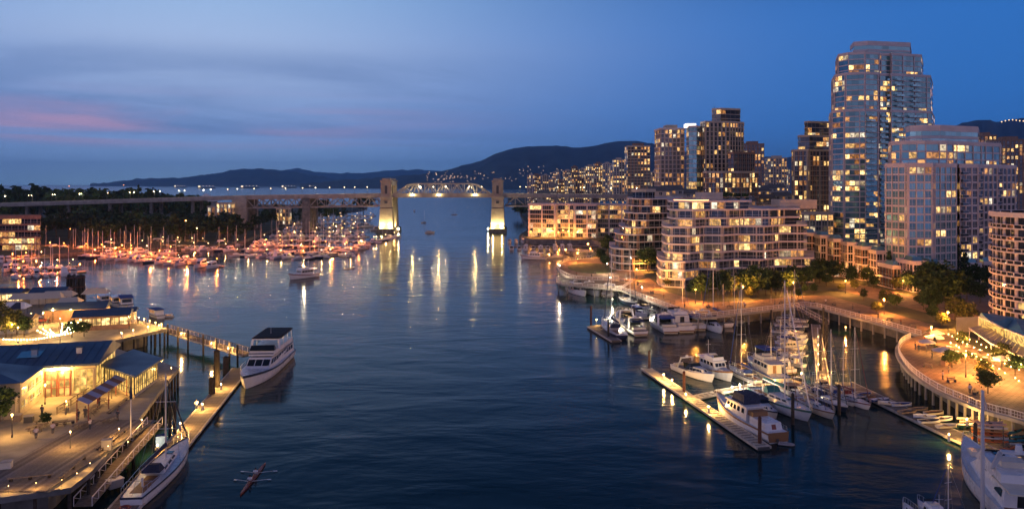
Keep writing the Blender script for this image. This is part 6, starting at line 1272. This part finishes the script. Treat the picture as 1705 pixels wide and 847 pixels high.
# ------------------------------------------------------------------ bridge lamps
bl = [(6,'w'),(10,'w'),(46,'w'),(54,'w'),(86,'w'),(93,'w'),(131,'w'),(137,'w'),(178,'w'),(217,'w'),(222,'w'),(257,'w'),(265,'w'),(299,'w'),(306,'w'),(340,'w'),(350,'w'),(380,'w'),(394,'w'),(424,'w'),(450,'w'),(476,'w'),(503,'w'),(526,'w'),(548,'w'),(574,'w'),(590,'w'),(612,'w'),(679,'w'),(700,'w'),(721,'w'),(742,'w'),(762,'w'),(782,'w'),(802,'w'),(866,'w'),(876,'w'),(928,'w'),(967,'w'),(972,'w'),(1018,'w'),(1060,'w')]
hp = MB().tube((0, 0, 0), (0, 0, 6.6), .12, .08, STEELD, 5).mesh(); arm = MB().tube((0, 0, 6.5), (0, 1.4, 6.9), .06, .05, STEELD, 4).mesh(); hl = icos(.34, mat('bridge_lamp', (1, .9, .7), emit=(1, .70, .36), es=8)).mesh()
for i, (px, k_) in enumerate(bl):
    y = BY-BD/2+.9 if i % 2 == 0 else BY+BD/2-.9; x = Q(px, y).x; t_ = thing('bridge_lamp', 'lit lamp post on the bridge deck, %s from left' % nth(i+1), 'street lamp', (x, y, deckz(x)), 0 if i % 2 == 0 else PI, 'lamp posts of the bridge'); ob('post', hp, t_); ob('arm', arm, t_); ob('lantern', hl, t_, (0, 1.4, 6.6)); glow(t_, 6.1, 'c', 1800, y=1.4)
# ------------------------------------------------------------------ left marina
def fsail(m, cov, st):
    L = 10.0; t_ = T(L); h, d, at = hull(L, 3.0, 1.0, m, st, sail=True, stern=.65, rise=.3, n=7); t_.add('hull', h); t_.add('deck', d); b_ = MB(); frus(b_, -1.4, 2.2, .85, .95, 1.5, .2, .7, .1, WHITE, .5); t_.add('cabin', b_)
    t_.add('mast', MB().tube((.6, 0, 1.2), (.6, 0, 13), .10, .08, MAST, 5)); t_.add('boom', MB().tube((.6, 0, 2.4), (-3.4, 0, 2.3), .26, .14, cov, 6)); t_.add('stay', MB().tube((4.9, 0, 1.3), (.6, 0, 12.6), .035, .035, WIRE, 3)); return t_
def fmotor(m, cov, fly, st):
    L = 10.0; t_ = T(L); h, d, at = hull(L, 3.3, 1.15, m, st, n=7); t_.add('hull', h); t_.add('deck', d); b_ = MB(); pk = frus(b_, -2.6, 2.4, 1.25, 1.05, 2.5, .1, 1.0, .12, WHITE, .95); t_.add('cabin', b_, [('window', pk('s', .08, .85, .45, .85, DKGLASS)), ('window', pk('p', .15, .92, .45, .85, DKGLASS)), ('window', pk('f', .1, .9, .4, .85, DKGLASS))])
    if fly: g_ = MB(); frus(g_, -2.2, .6, 1.1, 2.52, 3.2, 0, .3, .05, WHITE); t_.add('flybridge', g_)
    if cov: g_ = MB(); frus(g_, -4.4, -1.4, 1.3, 2.3, 2.6, .1, .1, .15, cov); t_.add('canvas_top', g_)
    return t_
FT = [(fsail(WHITE, BLUEC, NAVYH), 'blue-covered sailboat'), (fsail(WHITE, TANC, TEAK), 'tan-covered sailboat'), (fsail(NAVYH, NAVYC, WHITE), 'navy sailboat'), (fmotor(WHITE, BLUEC, False, NAVYH), 'blue-topped motorboat'), (fmotor(WHITE, None, True, None), 'white flybridge motorboat'), (fmotor(CREAM, TANC, False, TEAK), 'cream motorboat'), (fmotor(WHITE, NAVYC, True, TEAK), 'white motor cruiser')]
ROWS = [((2,464),(130,456),8,'s'),((0,452),(118,447),8,'s'),((-5,437),(72,432),7,'s'),((138,428),(362,447),14,'s'),((120,420),(330,436),15,'s'),((60,415),(290,424),16,'s'),((170,409),(390,419),17,'w'),((230,404),(400,410),14,'w'),((384,426),(520,432),9,'w'),((400,417),(560,425),12,'s'),((420,409),(610,416),14,'s'),((430,401),(640,405),16,'w'),((445,394),(612,396),14,'w'),((460,387),(602,388),13,'w'),((475,380),(602,380),12,'w'),((490,373),(612,373),12,'w'),((510,366),(618,366),11,'w'),((530,360),(625,360),9,'w'),((560,421),(664,394),10,'w'),((508,431),(590,425),6,'w')]
lpm = MB().tube((0, 0, 0), (0, 0, 3.2), .07, .05, STEELD, 5).mesh(); LG = {'s': icos(.30, mat('marina_sodium', (1, .7, .4), emit=(1, .30, .05), es=7)).mesh(), 'w': icos(.28, mat('marina_warm', (1, .8, .6), emit=(1, .62, .28), es=7)).mesh()}
rr = random.Random(31)
for ri, (a, b_, n, k_) in enumerate(ROWS):
    A, B_ = P(*a), P(*b_); d = B_-A; an = math.atan2(d.y, d.x); cnt_ = {}
    dock('marina_dock', 'floating dock of the left marina, row %s from the front' % nth(ri+1), P(*a)+Vector((0, 6.5, 0)), P(*b_)+Vector((0, 6.5, 0)), 2.0, planks=False, group='docks of the left marina')
    for i in range(n):
        if rr.random() < .05: continue
        p = A.lerp(B_, (i+rr.uniform(.25, .75))/n); tt, lb = rr.choice(FT) if rr.random() < .6 else rr.choice((FT[4], FT[0], FT[1], FT[2]))
        s = rr.uniform(.85, 1.15); rz = an+PI/2+rr.choice((0, PI))+rr.uniform(-.12, .12)
        if ri == 3: s *= 1.12; rz = an-1.15+rr.uniform(-.15, .15)
        cnt_[lb] = cnt_.get(lb, 0)+1
        spawn(tt, 'sailboat' if 'sail' in lb else 'motorboat', '%s in the left marina, %s row from the front, %s of its kind' % (lb, nth(ri+1), nth(cnt_[lb])), 'boat', p, rz, 'boats of the left marina', s)
    m_ = max(2, n//2)
    for i in range(m_):
        p = A.lerp(B_, (i+rr.uniform(.2, .8))/m_)+Vector((0, 6.5, .5)); t_ = thing('marina_lamp', 'small post lamp in the left marina, %s row, %s along it' % (nth(ri+1), nth(i+1)), 'lamp', p, group='post lamps of the left marina'); ob('post', lpm, t_); kk = k_ if rr.random() < .85 else 'w'; ob('globe', LG[kk], t_, (0, 0, 3.35)); glow(t_, 2.9, 'o' if kk == 's' else 'w', 9500 if kk == 's' else 1300)
for i, (px, py, k_) in enumerate(((117,381,'s'),(309,367,'s'),(328,380,'w'),(25,392,'w'),(206,308,'s'),(115,310,'s'))):
    p = Q(px, 470 if i < 4 else 680, ZY(py, 470 if i < 4 else 680)); t_ = thing('shore_lamp', 'tall shore lamp on the left bank, %s from left' % nth(sorted((117,309,328,25,206,115)).index(px)+1), 'street lamp', (p.x, p.y, 2), group='tall lamps of the left bank'); MB().tube((0, 0, 0), (0, 0, p.z-2.3), .12, .08, STEELD, 5).build('post', t_); ob('globe', LG[k_], t_, (0, 0, p.z-2.0)); glow(t_, p.z-2.5, k_, 5000)
for i, (px, py) in enumerate(((590,380),(612,378),(628,384),(580,396))): 
    p = P(px, py); sp_ = spawn(FT[4][0], 'motorboat', 'white motorboat beside the left bridge tower, %s from left' % nth(sorted((590,612,628,580)).index(px)+1), 'boat', p, .2*i, 'boats by the left tower', 1.2)
# boats and kayaks out in the channel
for i, (px, py, tt, a, s, lb) in enumerate(((706,371,FT[0][0],1.2,1.0,'sailboat motoring beneath the main span'),(716,388,FT[5][0],.2,.8,'small motorboat just inside the main span'),(690,352,FT[4][0],1.5,.8,'tiny motorboat beyond the main span'),(757,358,FT[1][0],.4,.8,'tiny sailboat beyond the right half of the span'))): spawn(tt, 'motorboat', lb, 'boat', P(px, py), a, s=s)
for i, (px, py) in enumerate(((579,448),(588,446))): spawn(KY[1], 'kayak', 'kayak paddling in mid channel, %s of the pair' % ('left', 'right')[i], 'kayak', P(px, py), .5+i, 'paddling kayaks'); person('paddler seated in the %s kayak' % ('left', 'right')[i], P(px, py)+Vector((0, 0, .05)), .5+i, DENIM, DENIM, seated=True, group='paddlers')
# anchored freighters
FH = mat('freighter_hull', (.05, .03, .03), .7); SHL = mat('ship_lights', (1, .9, .7), emit=(1, .80, .5), es=2)
for i, (px, w) in enumerate(((344,30),(416,32),(481,26),(520,10),(300,20))):
    Y = 6600+i*300; L = w*Y/F; t_ = thing('freighter', 'anchored freighter with deck lights on the far bay, %s from left' % nth(sorted((344,416,481,520,300)).index(px)+1), 'ship', Q(px, Y, 0), 0, 'anchored freighters'); b_ = MB(); b_.loft([[(-L/2, -10, 9), (L/2, -10, 9), (L/2, 10, 9), (-L/2, 10, 9)], [(-L/2+4, -8, -1), (L/2-8, -8, -1), (L/2-8, 8, -1), (-L/2+4, 8, -1)]], FH, closed=True, caps=True); b_.build('hull', t_)
    MB().box(-L*.45, -L*.33, -8, 8, 9, 26, WHITE).build('superstructure', t_); MB().box(-L*.44, -L*.34, -8.6, -8.2, 12, 22, SHL).build('lit_windows', t_)
    for k_ in range(4): MB().box(-L*.2+k_*L*.18, -L*.18+k_*L*.18, -1, 1, 9, 20, STEELD).build('crane', t_); MB().box(-L*.2+k_*L*.18, -L*.17+k_*L*.18, -3, -1.2, 20, 23, SHL).build('deck_light', t_)
# ------------------------------------------------------------------ small life on the promenade and the wharf
for i, (px, py) in enumerate(((1120,505),(1180,512),(1215,513),(1300,505),(1352,503),(1388,508),(1430,520),(1480,534),(1520,546),(1085,488),(1545,612),(1585,636),(1625,656),(1060,463),(990,455))):
    a = rr.uniform(0, 6); t_ = thing('park_bench', 'slatted park bench on the right promenade, %s from left' % nth(sorted((1120,1180,1215,1300,1352,1388,1430,1480,1520,1085,1545,1585,1625,1060,990)).index(px)+1), 'bench', P(px, py, GZ+.03), a, 'benches on the promenade')
    for k_ in range(3): MB().box(-.85, .85, -.22+k_*.16, -.09+k_*.16, .43, .47, WOOD).build('seat_slat', t_)
    for k_ in range(2): MB().box(-.85, .85, .27, .31, .6+k_*.17, .72+k_*.17, WOOD).build('back_slat', t_)
    for x in (-.7, .7): MB().box(x-.05, x+.05, -.22, .3, 0, .43, STEELD).box(x-.05, x+.05, .3, .36, 0, .9, STEELD).build('leg', t_)
DK = [DENIM, mat('grey_coat', (.08, .08, .085), .8), mat('rust_coat', (.2, .06, .03), .8), LINEN]
for i, (px, py) in enumerate(((1105,497),(1140,512),(1195,520),(1240,512),(1290,508),(1318,500),(1375,506),(1420,516),(1462,530),(1500,541),(1090,480),(1062,476),(985,463),(960,460),(1570,632),(1615,655),(1540,570),(1548,575),(1580,622))):
    person('walker on the right promenade paving, %s from left' % nth(sorted((1105,1140,1195,1240,1290,1318,1375,1420,1462,1500,1090,1062,985,960,1570,1615,1540,1548,1580)).index(px)+1), P(px, py, GZ+.03), rr.uniform(0, 6), rr.choice(DK), rr.choice(DK[:2]), 1, group='walkers on the promenade')
for i, (px, py) in enumerate(((130,700),(142,695),(112,688),(165,676),(60,730),(88,722),(150,715),(196,700),(70,692),(230,540),(243,540),(215,548),(150,545),(80,538),(92,535))):
    person('visitor on the island wharf, %s from left' % nth(sorted((130,142,112,165,60,88,150,196,70,230,243,215,150.1,80,92)).index(150.1 if i == 12 else px)+1), P(px, py, WZ+.03), rr.uniform(0, 6), rr.choice(DK), rr.choice(DK[:2]), 1, group='visitors on the wharf')
for i, px in enumerate((884,898,914,930,946,962,978)): lamp(px, 385+(i % 2), 's', 'sodium lamp on the quay of the pink block, %s from left' % nth(i+1), 'lamps of the pink block quay', power=9000)
# ------------------------------------------------------------------ haze
hm = bpy.data.materials.new('evening_haze'); hm.use_nodes = True; hm.node_tree.nodes.clear(); t = NT(hm.node_tree)
pv = t.n('VolumePrincipled'); pv.inputs['Color'].default_value = (.34, .64, 1, 1); pv.inputs['Density'].default_value = 5.2e-5; pv.inputs['Anisotropy'].default_value = 0.6
oo = t.n('OutputMaterial'); t.t.links.new(pv.outputs[0], oo.inputs['Volume'])
hb = MB().box(-17000, 17000, -300, 26500, -2, 760, hm).build('haze'); tag(hb, kind='stuff')
